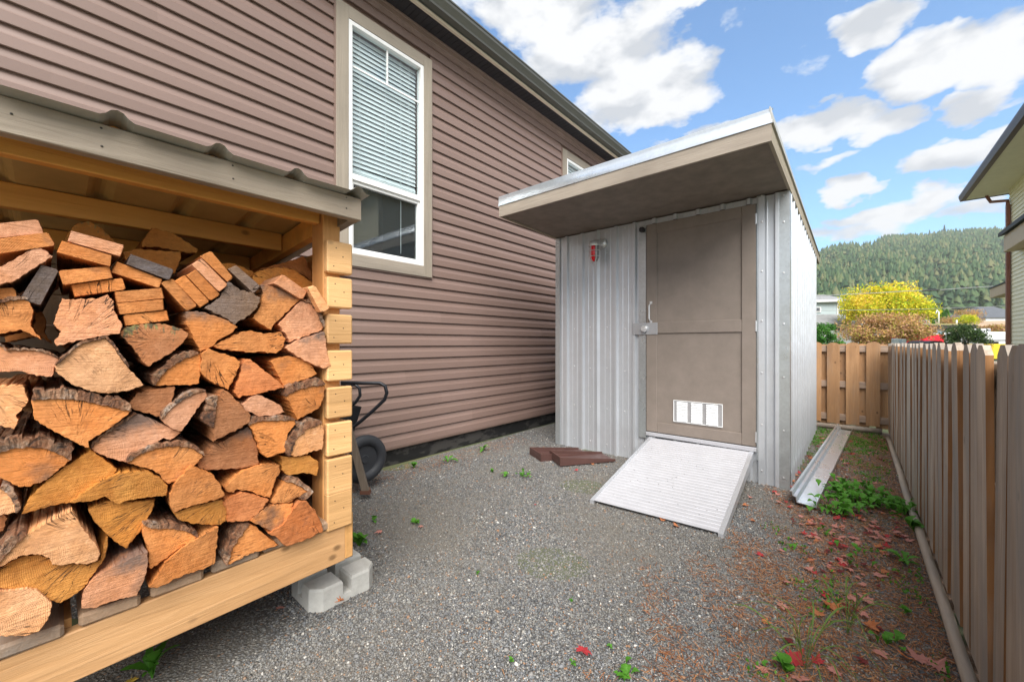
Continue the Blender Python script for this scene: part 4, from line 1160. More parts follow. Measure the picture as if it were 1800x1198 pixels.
# ------------------------------------------------------------------ firewood: front faces traced, each log has its own length
CR = {'A': (0, 350, 3.994), 'B': (300, 350, 3.994), 'C': (0, 630, 3.994), 'D': (300, 630, 3.994), 'E': (0, 880, 3.7675), 'F': (380, 880, 3.7675)}
COLR = {'o': (.59, .25, .08), 'p': (.62, .325, .19), 'y': (.54, .245, .055), 'g': (.21, .155, .125), 'l': (.68, .385, .20), 'b': (.62, .25, .075),
        'd': (.42, .19, .085), 'r': (.56, .21, .075), 'k': (.125, .11, .115)}
LOGS = [
 # crop, kind(l log / b sawn board), colour, x offset, bark (i0,i1,px) or None, material, label, outline
 ('A','b','p',.02,None,0,'pinkish sawn board end lying on top at the far left of the firewood',[(-260,195),(250,143),(270,150),(305,228),(300,238),(-260,300)]),
 ('A','b','o',.03,None,0,'orange sawn board end second from the top at the far left of the firewood',[(-260,310),(325,233),(345,245),(383,312),(380,325),(-260,420)]),
 ('A','l','p',.03,None,0,'tapered tan offcut below the two boards at the top left of the pile',[(-120,545),(262,330),(282,333),(372,400),(85,582),(40,585),(-120,640)]),
 ('A','b','k',.02,None,0,'blackened sawn board end standing steeply at the left of the pile',[(138,700),(290,460),(400,492),(410,505),(285,740),(270,742)]),
 ('A','b','o',.01,None,0,'small orange board end at the left edge above the big orange split log',[(-120,635),(88,620),(110,640),(125,700),(-120,740)]),
 ('A','l','o',.02,(0,2,12),0,'orange split log with pale bark edge at the left edge below the blackened board',[(-150,760),(130,703),(195,705),(235,780),(215,890),(290,985),(150,915),(-150,975)]),
 ('A','b','p',.035,None,0,'pinkish sawn board end, upper one of the tilted pair near the roof',[(500,222),(868,322),(868,340),(845,402),(475,295)]),
 ('A','b','o',.04,None,0,'orange sawn board end with a hook shaped check, lower one of the tilted pair',[(435,292),(785,395),(775,470),(760,468),(398,372)]),
 ('A','b','b',.03,None,0,'bright orange board end above its twin, left of the stack of three boards',[(412,512),(425,500),(765,470),(793,552),(455,600),(440,595)]),
 ('A','b','b',.02,None,0,'bright orange board end lying on the pink square log',[(497,602),(848,554),(862,560),(882,625),(870,635),(525,682)]),
 ('A','b','k',.03,None,0,'dark grey sawn board end tilted over an orange one in the upper middle',[(918,385),(1210,490),(1218,505),(1192,562),(1180,565),(888,455)]),
 ('A','b','o',.02,None,0,'orange board end directly under the dark grey tilted board',[(822,437),(1140,562),(1120,618),(1105,620),(780,512)]),
 ('A','b','o',.02,None,0,'top board end in the level stack of three orange boards',[(805,650),(1135,622),(1153,695),(820,728)]),
 ('A','b','o',.025,None,0,'middle board end with a knot in the level stack of three orange boards',[(820,732),(1145,702),(1152,775),(850,808),(838,805)]),
 ('A','b','b',.02,None,0,'lowest board end in the level stack of three orange boards',[(865,822),(875,812),(1170,780),(1188,850),(880,888)]),
 ('A','b','o',.02,None,0,'leftmost of the four orange board ends leaning in a fan',[(1130,590),(1145,578),(1205,558),(1225,568),(1380,740),(1378,755),(1315,785),(1302,778)]),
 ('B','b','b',.025,None,0,'second from the left of the four orange board ends leaning in a fan',[(27,575),(85,538),(100,535),(268,710),(266,724),(208,760)]),
 ('B','b','o',.03,None,0,'third from the left of the four orange board ends leaning in a fan',[(110,535),(172,495),(185,500),(345,665),(338,678),(285,710),(270,705)]),
 ('B','b','p',.035,None,0,'rightmost of the four board ends leaning in a fan, greyish at its top',[(148,460),(205,418),(222,420),(395,595),(393,610),(345,648),(330,640)]),
 ('B','b','o',.03,None,0,'smooth orange board end on top of the fan of leaning boards',[(205,400),(272,367),(290,370),(435,545),(430,560),(400,582),(222,415)]),
 ('B','b','g',.02,None,0,'narrow grey mould stained board end right of the leaning fan',[(400,490),(455,465),(475,475),(625,605),(622,625),(590,655),(575,655)]),
 ('B','l','g',.03,None,1,'dark grey brown split log with a ragged notch below the leaning board fan',[(237,765),(345,690),(400,580),(430,590),(490,640),(560,650),(632,690),(610,760),(555,815),(440,880),(400,840)]),
 ('B','l','o',.015,None,1,'orange split log with a long open check and dark top corner near the post',[(630,600),(650,598),(745,620),(910,705),(880,730),(720,885),(705,918),(620,870),(575,835),(625,760),(650,660)]),
 ('B','b','p',.03,None,0,'glossy tan board end lying on the upper right shoulder of the pile',[(720,590),(780,532),(800,535),(960,650),(930,700),(910,700),(745,600)]),
 ('B','b','l',.05,None,0,'small pale board end sticking out beside the corner post',[(960,620),(1000,605),(1020,615),(1115,765),(1105,775),(1065,795),(1050,790)]),
 ('B','l','p',.01,(1,4,10),0,'rounded brown pink log with grain fanning out beside the corner post near the top',[(755,880),(915,712),(985,735),(1030,800),(1070,900),(1060,920),(830,1005),(815,960)]),
 ('B','l','p',.03,None,1,'pointed wedge log with dark blotches touching the corner post',[(803,1043),(870,1000),(1075,928),(1085,940),(1100,1090),(1125,1170),(1080,1190),(980,1150),(880,1100)]),
 ('B','l','o',.02,None,0,'long flat orange split log below the dark grey notched one',[(295,1030),(400,975),(500,930),(560,920),(650,945),(780,935),(808,980),(785,1050),(740,1082),(640,1070),(540,1075),(440,1060),(360,1055)]),
 ('B','l','o',.02,None,1,'triangular orange log with a grey weathered top edge right of the lichen log',[(105,790),(190,785),(320,820),(400,850),(470,900),(410,950),(340,985),(290,1035),(210,1072),(170,1000),(135,920),(108,870)]),
 ('A','l','p',.04,None,0,'large squarish pink log with radial checks in its lower left corner',[(435,695),(500,705),(690,695),(755,668),(800,720),(800,780),(860,880),(845,940),(700,965),(560,990),(400,1030),(380,1000),(430,930),(375,875),(400,800)]),
 ('A','l','d',.03,None,2,'brown wedge log crusted with yellow green lichen along its top',[(840,945),(880,900),(1000,875),(1150,875),(1280,910),(1325,945),(1290,1000),(1230,1060),(1110,1130),(1040,1175),(1000,1140),(930,1040)]),
 ('A','l','p',.02,(0,5,7),0,'tan log with a whitish bark rim cut by the left edge at mid height',[(-100,1010),(0,1025),(60,1060),(240,1060),(330,1080),(415,1120),(365,1245),(270,1240),(130,1205),(-100,1215)]),
 ('A','l','l',.05,(0,7,8),0,'large pale half round log with a white bark rim left of the pile centre',[(390,1165),(450,1120),(530,1040),(590,1010),(740,975),(800,1040),(850,1120),(900,1180),(1010,1303),(900,1345),(760,1365),(640,1350),(500,1298),(390,1208)]),
 ('C','l','o',.02,(0,4,22),0,'quarter round orange log with rough bark right of the large pale half round',[(1090,190),(1130,120),(1210,50),(1300,0),(1390,-30),(1413,0),(1400,170),(1345,185),(1230,185)]),
 ('D','l','o',.03,None,0,'compact orange log showing curved growth rings in the middle of the pile',[(205,90),(222,-40),(262,-70),(330,-45),(450,-10),(490,20),(485,55),(440,150),(405,220),(370,200),(310,180),(240,130)]),
 ('D','l','r',.03,None,0,'steep triangular reddish orange log right of the ringed one',[(515,0),(560,5),(640,70),(720,130),(805,200),(640,240),(580,255),(505,260),(480,280),(445,240),(455,200),(480,120),(500,40)]),
 ('D','l','o',.01,None,0,'dome topped orange log below the pointed wedge at the corner post',[(700,20),(760,-10),(830,-20),(900,-5),(980,30),(1030,105),(990,130),(900,160),(790,192),(770,150),(740,90)]),
 ('D','l','o',.03,(0,3,22),0,'orange log with a short dark check and bark on top at the corner post',[(805,265),(870,225),(960,200),(1080,185),(1085,210),(1070,290),(1040,350),(960,390),(890,430),(860,380),(840,320)]),
 ('D','l','p',.03,None,0,'low tan wedge log above the log with the shiny resin band',[(500,325),(560,270),(605,250),(680,280),(760,320),(800,375),(730,400),(610,403),(570,378),(515,365)]),
 ('D','l','d',.05,(9,12,34),0,'large brown log with thick shiny bark down its left side in the pile centre',[(330,260),(370,215),(400,230),(500,330),(565,400),(560,440),(490,490),(400,530),(300,582),(300,480),(315,380),(320,300)]),
 ('D','l','p',.04,(0,4,11),0,'pale tan log with a white slanting top edge and a splinter on its right',[(-68,425),(0,350),(80,290),(165,245),(245,225),(258,260),(205,330),(105,470),(75,510),(20,500),(-40,460)]),
 ('C','l','d',.02,None,0,'small plain brown log under the quarter round bark log',[(905,320),(960,240),(1060,220),(1225,195),(1232,205),(1190,370),(1130,415),(1060,390),(940,360),(880,330)]),
 ('C','l','o',.05,(0,4,30),0,'broad orange log with a thick flaky bark cap left of the pile centre',[(220,290),(400,280),(560,290),(700,320),(920,370),(800,470),(620,580),(625,625),(600,625),(480,560),(340,490),(240,425)]),
 ('C','l','l',.03,None,0,'ringed square orange log cut by the left edge at mid height',[(-120,200),(0,190),(160,185),(200,290),(180,330),(110,400),(130,430),(100,495),(0,470),(-120,460)]),
 ('C','l','p',.03,(0,3,8),1,'greyish tan kite shaped log below the broad bark capped log',[(640,630),(700,560),(770,510),(960,385),(1060,420),(1160,470),(1270,520),(1200,570),(1150,555),(1080,600),(950,660),(880,728),(780,700),(700,670)]),
 ('C','l','o',.04,(0,5,32),0,'orange half round log with thick bark and long checks at the left edge',[(-120,700),(0,660),(80,630),(200,620),(330,630),(500,710),(400,790),(330,850),(200,898),(130,900),(60,860),(-120,780)]),
 ('C','l','o',.04,(0,6,14),0,'orange log with a dark bark arc over it right of the kite shaped log',[(890,730),(980,670),(1100,625),(1250,610),(1340,625),(1398,660),(1428,680),(1398,720),(1290,820),(1190,878),(1150,860),(1120,810),(1050,775),(960,750)]),
 ('C','l','y',.03,None,0,'long honey coloured log slanting up from the left in the lower half',[(150,1090),(190,1000),(300,880),(430,775),(640,640),(700,680),(820,770),(820,790),(700,870),(580,960),(480,1010),(360,1030),(260,1060)]),
 ('C','l','y',.045,None,0,'wide honey coloured slab with two lobes in the lower middle',[(490,1010),(600,930),(720,850),(850,800),(1040,785),(1130,840),(1180,890),(1170,960),(1050,970),(900,995),(830,1020),(780,1000),(735,965),(640,1000)]),
 ('C','l','l',.03,(1,4,22),0,'pale log end with curled bark cut by the left edge in the lower half',[(-100,890),(0,910),(50,940),(105,1020),(110,1080),(0,1100),(-100,1110)]),
 ('E','l','y',.02,None,0,'dull ochre log hanging to a point below the two lobed slab',[(585,60),(640,20),(720,0),(790,10),(1030,-10),(1010,60),(935,190),(835,315),(790,290),(715,230),(620,130)]),
 ('D','l','o',.05,None,0,'big smooth rounded orange log in the lower middle of the pile',[(0,1040),(-8,950),(40,860),(140,755),(200,770),(290,810),(350,880),(380,960),(360,975),(240,1010),(150,1030),(70,1060),(20,1080)]),
 ('D','l','y',.03,None,0,'flat orange log directly under the big smooth rounded one',[(20,1085),(70,1065),(150,1035),(360,985),(400,1060),(395,1140),(340,1168),(170,1160),(60,1130)]),
 ('D','l','d',.02,None,1,'dull brown wide log with black smudges right of the bark arc log',[(180,730),(270,650),(300,610),(400,560),(545,475),(570,520),(610,620),(618,740),(500,770),(270,782),(200,770)]),
 ('D','l','o',.04,(0,3,14),0,'squarish orange log with a glossy resin band on top right of the black smudged log',[(550,470),(610,440),(700,435),(870,430),(878,460),(850,490),(820,540),(810,650),(680,695),(640,670),(600,560),(580,510)]),
 ('D','l','l',.03,(0,4,26),0,'pale log wrapped in white and black bark beside the corner post',[(840,680),(855,620),(880,560),(960,490),(1060,455),(1075,480),(1075,560),(1065,640),(1000,645),(960,670),(880,688)]),
 ('D','l','y',.02,None,0,'short ragged ochre log under the white barked one',[(765,680),(850,690),(980,680),(1040,730),(1030,820),(930,800),(830,820),(775,780),(780,720)]),
 ('D','l','o',.03,None,0,'arched orange log right of the big smooth rounded one',[(375,905),(420,860),(500,790),(600,750),(700,738),(765,745),(770,790),(730,870),(700,975),(660,970),(560,930),(460,915),(440,940),(390,930)]),
 ('D','l','o',.03,(3,6,18),0,'small orange wedge with a curl of bark near the foot of the corner post',[(720,1018),(705,1010),(745,930),(800,860),(860,870),(965,930),(900,970),(830,1010)]),
 ('D','l','r',.04,None,0,'reddish orange wedge right of the flat log in the second row from the floor',[(370,1010),(400,980),(500,935),(600,960),(690,990),(640,1060),(560,1130),(540,1140),(400,1145),(395,1060)]),
 ('F','l','o',.04,None,0,'small kite shaped orange log left of the big quarter round at the floor',[(220,130),(300,60),(360,30),(510,12),(500,60),(450,145),(385,207),(310,175)]),
 ('F','l','r',.05,None,0,'big quarter round reddish log with dark checks at the foot of the corner post',[(345,215),(440,160),(510,50),(560,0),(600,0),(660,70),(700,150),(708,200),(640,235),(560,270),(470,300),(440,285),(400,240)]),
 ('F','l','o',.03,(0,2,22),0,'orange log with dark bark on its left standing on the floor boards',[(75,420),(110,300),(220,150),(260,165),(320,220),(415,290),(310,325),(220,350),(90,420)]),
 ('E','l','o',.04,(0,4,16),0,'orange log with a pale sapwood arc and bark on top above the floor boards',[(945,150),(1000,180),(1130,180),(1240,200),(1305,240),(1220,290),(1140,350),(1000,450),(985,440),(985,320),(945,230)]),
 ('E','l','o',.05,None,0,'orange wedge with a pale left edge resting on the floor boards in the middle',[(985,570),(1040,500),(1100,400),(1160,350),(1250,280),(1350,225),(1448,170),(1440,260),(1425,410),(1360,445),(1260,475),(1170,510),(1090,555),(1030,575)]),
 ('E','l','p',.05,None,1,'large rosy quarter log with a grey upper edge resting on the floor boards',[(540,710),(540,670),(555,590),(620,510),(740,440),(880,370),(980,335),(980,430),(960,510),(930,580),(905,630),(830,640),(720,670),(620,710)]),
 ('E','l','l',.06,(0,3,26),0,'large pale orange log split rough and stepped at the lower left',[(-60,470),(0,400),(80,310),(180,220),(300,150),(480,60),(545,170),(640,290),(665,350),(650,390),(580,420),(480,410),(420,425),(345,420),(330,375),(250,350),(140,360),(60,400)]),
 ('E','l','y',.04,None,0,'wide orange log bulging below the rough stepped one at the lower left',[(-60,490),(60,405),(140,365),(250,355),(330,380),(350,425),(480,415),(590,425),(670,390),(700,260),(715,240),(715,300),(700,370),(620,480),(560,570),(480,630),(400,675),(340,660),(250,590),(120,590),(70,580),(-60,570)]),
 ('E','l','l',.06,None,0,'round ended pink log with strong growth rings in the bottom left corner',[(-160,640),(0,600),(100,590),(180,575),(250,590),(340,670),(345,700),(320,780),(260,860),(180,890),(0,895),(-160,890)]),
 # second row, seen over the top
 ('A','l','y',-.28,None,2,'mossy ochre log with splinters lying behind the tilted board pair',[(440,300),(470,240),(540,170),(620,150),(720,210),(810,300),(800,350),(460,340)]),
 ('A','l','y',-.30,None,0,'dim orange wedge lying at the back under the roof',[(1000,290),(1065,200),(1210,235),(1390,350),(1380,380),(1275,370),(1100,335),(990,335)]),
 ('A','l','y',-.22,None,0,'dim ochre log behind the dark grey tilted board',[(860,370),(960,350),(1270,370),(1270,420),(1230,520),(1170,530),(900,470)]),
 ('B','l','y',-.16,None,0,'curved honey coloured log behind the glossy board near the right post',[(570,540),(620,500),(740,478),(860,490),(1000,590),(980,640),(900,660),(600,640)]),
 ('B','l','o',-.24,None,0,'topmost orange log leaning back in the right rear corner',[(590,500),(820,440),(935,400),(1000,540),(985,570),(930,530),(850,490),(720,480)]),
 ('B','l','y',-.20,None,0,'dim orange log end behind the narrow grey board',[(355,450),(450,450),(580,510),(590,560),(500,560),(380,500)]),
 ('E','l','d',-.06,None,0,'dark log end deep at the left edge above the rough stepped log',[(-100,80),(30,90),(50,110),(20,200),(-100,260)]),
]
# deeper logs glimpsed in the gaps: a second course of the same stack
def make_log(crop, kind, col, xo, bark, mt, label, pts, second=False):
    ox, oy, sc = CR[crop]
    px = [(ox + x / sc, oy + y / sc) for x, y in pts]
    x0 = BX - .012 + xo
    rr = random.Random(hash(label) % 9999 if False else sum(map(ord, label)))
    cu = sum(p[0] for p in px) / len(px); cv = sum(p[1] for p in px) / len(px)
    ta, tb = (rr.uniform(-.08, .08), rr.uniform(-.08, .08)) if kind == 'l' else (rr.uniform(-.03, .03), rr.uniform(-.03, .03))
    C0 = P(cu, cv, X=x0)
    step = 3.2 if kind == 'l' else 7.0
    dense, own = [], []
    n = len(px)
    for i in range(n):
        a, b = px[i], px[(i + 1) % n]
        L = math.hypot(b[0] - a[0], b[1] - a[1]); k = max(1, int(L / step))
        nx, ny = (b[1] - a[1]) / max(L, .1), -(b[0] - a[0]) / max(L, .1)
        ph = rr.uniform(0, 6)
        for q in range(k):
            f = q / k
            j = 0 if q == 0 else (rr.uniform(-.75, .75) + .7 * math.sin(f * L * .35 + ph)) * (1 if kind == 'l' else .12)
            dense.append((a[0] + (b[0] - a[0]) * f + nx * j, a[1] + (b[1] - a[1]) * f + ny * j)); own.append(i)
    def pt(u, v, dx=0.0, sh=0.0):
        g = P(u, v, X=x0)
        xx = x0 + ta * (g.y - C0.y) + tb * (g.z - C0.z) + dx
        return P(u + (cu - u) * sh, v + (cv - v) * sh, X=xx)
    m = len(dense)
    Ln = rr.uniform(.36, .43)
    area_r = math.sqrt(sum(((u - cu) ** 2 + (v - cv) ** 2) for u, v in dense) / m)
    ins = min(.05, .9 / area_r)
    A = [pt(u, v, 0, ins) for u, v in dense]
    B_ = [pt(u, v, -.0035) for u, v in dense]
    Cc = sum(B_, Vector()) / m
    rings = [A, B_]
    for f in (.10, .45, 1.0):
        tap = 1 - .05 * f - rr.uniform(0, .02)
        ring = []
        for p in B_:
            w = rr.uniform(-.002, .002) if kind == 'l' else 0
            ring.append(Vector((p.x - Ln * f, Cc.y + (p.y - Cc.y) * (tap + w) + w, Cc.z + (p.z - Cc.z) * tap + w)))
        rings.append(ring)
    # pith: the corner opposite the bark (or just off one corner)
    far = max(range(n), key=lambda i: abs(px[i][0] - cu) + abs(px[i][1] - cv) * 1.5) if kind == 'l' else 0
    if bark:
        mid = px[(bark[0] + bark[1]) // 2]
        pu, pv = cu - (mid[0] - cu) * .95, cv - (mid[1] - cv) * .95
    elif mt in (1, 2): pu, pv = cu, cv
    elif kind == 'b': pu, pv = cu + rr.uniform(-150, 150), cv + rr.choice((-1, 1)) * rr.uniform(60, 160)
    else: pu, pv = cu + (px[far][0] - cu) * 1.05, cv + (px[far][1] - cv) * 1.05
    O = P(pu, pv, X=x0 - .2)
    g0 = P(pu, pv, X=x0)
    O = Vector((x0 - .2, g0.y, g0.z))
    mb = MB(); vs, fs = [], []
    for rg in rings: vs += rg
    ctr = P(cu, cv, X=x0) + Vector((.0012, 0, 0))
    fs.append(tuple(range(m)))
    for r_ in range(len(rings) - 1):
        for i in range(m):
            j = (i + 1) % m
            fs.append((r_ * m + i, (r_ + 1) * m + i, (r_ + 1) * m + j, r_ * m + j))
    fs.append(tuple(range((len(rings) - 1) * m, len(rings) * m))[::-1])
    mb.add(vs, fs)
    mb = rebase(mb, tuple(O))
    nm = 'firewood_log' if kind == 'l' else 'board_offcut'
    o = part(nm, mb, (M['log'], M['log_grey'], M['log_lichen'])[mt], None, False, tuple(O))
    c = COLR[col]; j = rr.uniform(.88, 1.12)
    o.color = (min(1, c[0] * j), c[1] * j, c[2] * j, 1)
    tag(o, label, 'firewood log' if kind == 'l' else 'board offcut', 'split logs stacked in the wood store' if kind == 'l' else 'sawn board ends stacked on the firewood')
    if bark:
        i0, i1, th = bark
        sel = [k for k in range(m) if i0 <= own[k] < i1] + [next(k for k in range(m) if own[k] == i1 % n)]
        inner, outer = [], []
        ns = len(sel)
        for q, k in enumerate(sel):
            u, v = dense[k]
            u0, v0 = dense[sel[max(q - 1, 0)]]; u1, v1 = dense[sel[min(q + 1, ns - 1)]]
            dx, dy = u1 - u0, v1 - v0; L = math.hypot(dx, dy) or 1
            nx, ny = dy / L, -dx / L
            if (u - cu) * nx + (v - cv) * ny < 0: nx, ny = -nx, -ny
            e = min(1, (min(q, ns - 1 - q) + .4) / 3)
            t = th * .54 * (e ** .6) * (1 + rr.uniform(-.06, .06) + .16 * math.sin(q * .45) + .08 * math.sin(q * 1.3 + th))
            inner.append((u + nx * .3, v + ny * .3)); outer.append((u + nx * t, v + ny * t))
        mb = MB(); vs, fs = [], []
        lay = [(.006, .0), (-.02, .05), (-.13, .03), (-.26, -.1), (-Ln, 0)]
        for li, (dx, sw) in enumerate(lay):
            for k in range(ns):
                a_ = pt(*inner[k], 0); b_ = pt(*outer[k], 0)
                jx = rr.uniform(-.0012, .0012) if li < 2 else 0
                w = 1 + sw + rr.uniform(-.10, .10) * (li > 0)
                bb = a_ + (b_ - a_) * w
                vs += [(a_.x + dx + jx, a_.y, a_.z), (a_.x + (bb - a_).x + dx + jx * 2, bb.y, bb.z)]
        W2 = ns * 2
        for k in range(ns - 1): fs.append((2 * k, 2 * k + 2, 2 * k + 3, 2 * k + 1))
        for li in range(len(lay) - 1):
            for k in range(ns - 1):
                a = li * W2 + 2 * k + 1; fs.append((a, a + 2, a + 2 + W2, a + W2))
                a = li * W2 + 2 * k; fs.append((a, a + W2, a + 2 + W2, a + 2))
            for k in (0, ns - 1):
                a = li * W2 + 2 * k; fs.append((a, a + 1, a + 1 + W2, a + W2))
        mb.add(vs, fs)
        part('bark', rebase(mb, tuple(O)), M['bark'], o)
    return o
logs = [make_log(*L) for L in LOGS]
# copied second row of logs, added to block light and darken the gaps
for o in [l for l, L in zip(logs, LOGS) if L[1] == 'l' and L[3] > -.1]:
    c = o.copy(); COL.objects.link(c)
    c.location = (o.location.x - .44, o.location.y + .02, min(o.location.z, 1.62) - .01); c.rotation_euler = (0, 0, 0)
    c['label'] = 'split log of the hidden second row, glimpsed between the front logs'
    for ch in o.children:
        d = ch.copy(); COL.objects.link(d); d.parent = c

# ------------------------------------------------------------------ wheelbarrow behind the wood store
wb = thing('wheelbarrow', 'old wheelbarrow with black tube handles and a fat black tyre behind the wood store', 'wheelbarrow', (-3.0, 1.62, 0))
def bp(name, mb, mat, parent=wb, sm=False): return part(name, rebase(mb, (-3.0, 1.62, 0)), mat, parent, sm)
wc = P(640, 806, D=3.25)
Rw = .195
prof = []
for k in range(17):
    t = 2 * math.pi * k / 16
    prof.append((Rw - .045 + .045 * math.cos(t), .042 * math.sin(t)))
# wheel axle points roughly to the camera
wang = math.atan2(wc.y, wc.x) + R(28)
def wheel_mb(prof, n=32):
    mb = MB(); mb.lathe(prof, (0, 0, 0), 'z', n)
    Mx = Matrix.Translation(wc) @ Matrix.Rotation(wang, 4, 'Z') @ Matrix.Rotation(R(90), 4, 'Y')
    mb.v = [tuple(Mx @ Vector(p)) for p in mb.v]; return mb
wheel = bp('wheel', wheel_mb([(0, -.02), (.03, -.022), (.035, -.012), (.11, -.010), (.118, -.03), (.122, -.03), (.122, .03), (.118, .03), (.11, .010), (.035, .012), (.03, .022), (0, .02)]), M['tyre'], wb, False)
part('tyre', rebase(wheel_mb(prof), (-3.0, 1.62, 0)), M['tyre'], wheel, True)
def D(u, v, d): return P(u, v, D=d)
mb = MB(); mb.tube([D(600, 672, 3.1), D(640, 673, 3.1), D(668, 673, 3.1), D(677, 678, 3.1), D(680, 690, 3.1), D(676, 702, 3.1), D(655, 722, 3.1), D(634, 740, 3.1), D(618, 752, 3.1), D(602, 764, 3.1)], .014, 10)
bp('handle', mb, M['tube'], wb, True)
mb = MB(); mb.tube([D(600, 676, 3.3), D(625, 676, 3.3), D(632, 682, 3.3), D(633, 695, 3.3), D(624, 708, 3.3), D(605, 722, 3.3)], .013, 10); bp('handle', mb, M['tube'], wb, True)
a, b = D(612, 752, 3.05), D(641, 862, 3.05)
w = Vector((CT, ST, 0)) * .022; dd = Vector((-ST, CT, 0)) * .03
mb = MB(); mb.obox([a - w, a + w, a + w + dd, a - w + dd, b - w * 1.2, b + w * 1.2, b + w * 1.2 + dd, b - w * 1.2 + dd]); bp('leg', mb, M['old_wood'])
mb = MB(); c = b; mb.obox([c - w * 1.8 + Vector((0, 0, -.03)), c + w * 1.8 + Vector((0, 0, -.03)), c + w * 1.8 + dd * 1.2 + Vector((0, 0, -.03)), c - w * 1.8 + dd * 1.2 + Vector((0, 0, -.03)),
                           c - w * 1.6, c + w * 1.6, c + w * 1.6 + dd * 1.2, c - w * 1.6 + dd * 1.2]); bp('foot', mb, M['rust'])
# tray hidden mostly behind the store
mb = MB(); q = D(560, 745, 3.2)
bx = [(-.32, -.26), (.20, -.26), (.20, .26), (-.32, .26)]
vs = [(q.x + x * .7, q.y + y * .8, .42) for x, y in bx] + [(q.x + x, q.y + y, .68) for x, y in bx]
mb.add(vs, [(0, 3, 2, 1), (0, 1, 5, 4), (1, 2, 6, 5), (2, 3, 7, 6), (3, 0, 4, 7)]); bp('tray', mb, M['tube'])

# ------------------------------------------------------------------ right fence
FX = .32
fence = thing('picket_fence', 'long weathered dog eared picket fence running along the right side of the yard', 'fence', (FX, 1.0, 0))
def picket_mesh(w, th, H, ear):
    mb = MB()
    prof = [(0, .0), (w, .0), (w, H - ear), (w * .70, H), (w * .30, H), (0, H - ear)]
    n = len(prof)
    vs = [(0, a, b) for a, b in prof] + [(th, a, b) for a, b in prof]
    mb.add(vs, [tuple(range(n))[::-1]], 0); mb.add(vs, [tuple(range(n, 2 * n))], 0)
    mb.f = []; mb.m = []; mb.v = vs
    mb.f.append(tuple(range(n))); mb.m.append(0)
    mb.f.append(tuple(range(n, 2 * n))[::-1]); mb.m.append(0)
    for i in range(n):
        j = (i + 1) % n
        mb.f.append((i, i + n, j + n, j)); mb.m.append(1 if i in (1, 5) else 0)
    return mb.mesh('picket', [M['cedar_face'], M['cedar_edge']])
PM = [picket_mesh(w, .018, 1.145, .032) for w in (.114, .120, .126)]
y = .62; k = 0
while y < 7.12:
    o = link('picket', random.choice(PM), fence, (random.uniform(-.004, .004), y - 1.0, .052 + random.uniform(-.004, .006)))
    o.rotation_euler = (R(random.uniform(-.35, .35)), R(random.uniform(-.5, .5)), R(random.uniform(-.5, .5)))
    o2 = link('picket', random.choice(PM), fence, (.062, y - 1.0 + .0745, -.02 + random.uniform(-.004, .004)))
    y += .1485; k += 1
for zc in (.16, .62, 1.05):
    mb = MB(); mb.box(FX + .021, FX + .058, .62, 7.15, zc, zc + .085, 0, .003); part('rail', rebase(mb, (FX, 1, 0)), M['pole'], fence)
for yy in (.9, 2.95, 5.0, 7.05):
    mb = MB(); mb.box(FX + .085, FX + .165, yy, yy + .09, -.1, 1.19, 0, .003); part('post', rebase(mb, (FX, 1, 0)), M['cedar_face'], fence)
mb = MB(); yy = .5
pts = []
while yy < 7.1: pts.append((FX - .020 + random.uniform(-.005, .005), yy, .022 + random.uniform(-.004, .004))); yy += .35
mb.tube(pts, .021, 10); pole = part('edging_pole', rebase(mb, (FX - .03, .5, 0)), M['pole'], None, True, (FX - .03, .5, 0)); tag(pole, 'long round grey landscaping pole lying along the foot of the right fence', 'edging pole')

# ------------------------------------------------------------------ back fence
BY = 7.19
bf = thing('cedar_fence', 'brown cedar fence with rounded boards closing off the far end behind the shed', 'fence', (0, BY, 0))
def round_picket(w, H):
    mb = MB(); prof = [(-w / 2, 0), (w / 2, 0)]
    for q in range(9):
        t = q / 8; x = w / 2 - w * t
        prof.append((x, H - .030 + .030 * math.sin(math.pi * t) ** .7 if 0 < t < 1 else H - .030))
    mb.prism(prof, 'y', 0, .018); return mb.mesh('board', M['cedar_new'])
RM = round_picket(.140, 1.13)
xc0 = (P(1453.5, 650, Y=BY).x + P(1476.2, 650, Y=BY).x) / 2
for k in range(-12, 4):
    x = xc0 + k * .2062
    if x > .31 or x < -2.9: continue
    o = link('board', RM, bf, (x, 0, .085 + random.uniform(-.006, .006))); o.rotation_euler = (0, R(random.uniform(-.4, .4)), 0)
    if x + .103 < .36: link('board', RM, bf, (x + .103, .058, .06 + random.uniform(-.006, .006)))
for zc in (.125, .585, 1.08):
    mb = MB(); mb.box(-3.0, .34, .0185, .0575, zc, zc + .088, 0, .003); part('rail', mb, M['cedar_rail'], bf)
mb = MB(); mb.tube([(x, BY - .03, .04 + random.uniform(-.003, .003)) for x in (-2.9, -2, -1.2, -.4, 0, .26)], .036, 10)
pole = part('edging_pole', rebase(mb, (-1, BY, 0)), M['pole'], None, True, (-1, BY, 0)); tag(pole, 'round landscaping pole along the foot of the brown far fence', 'edging pole')
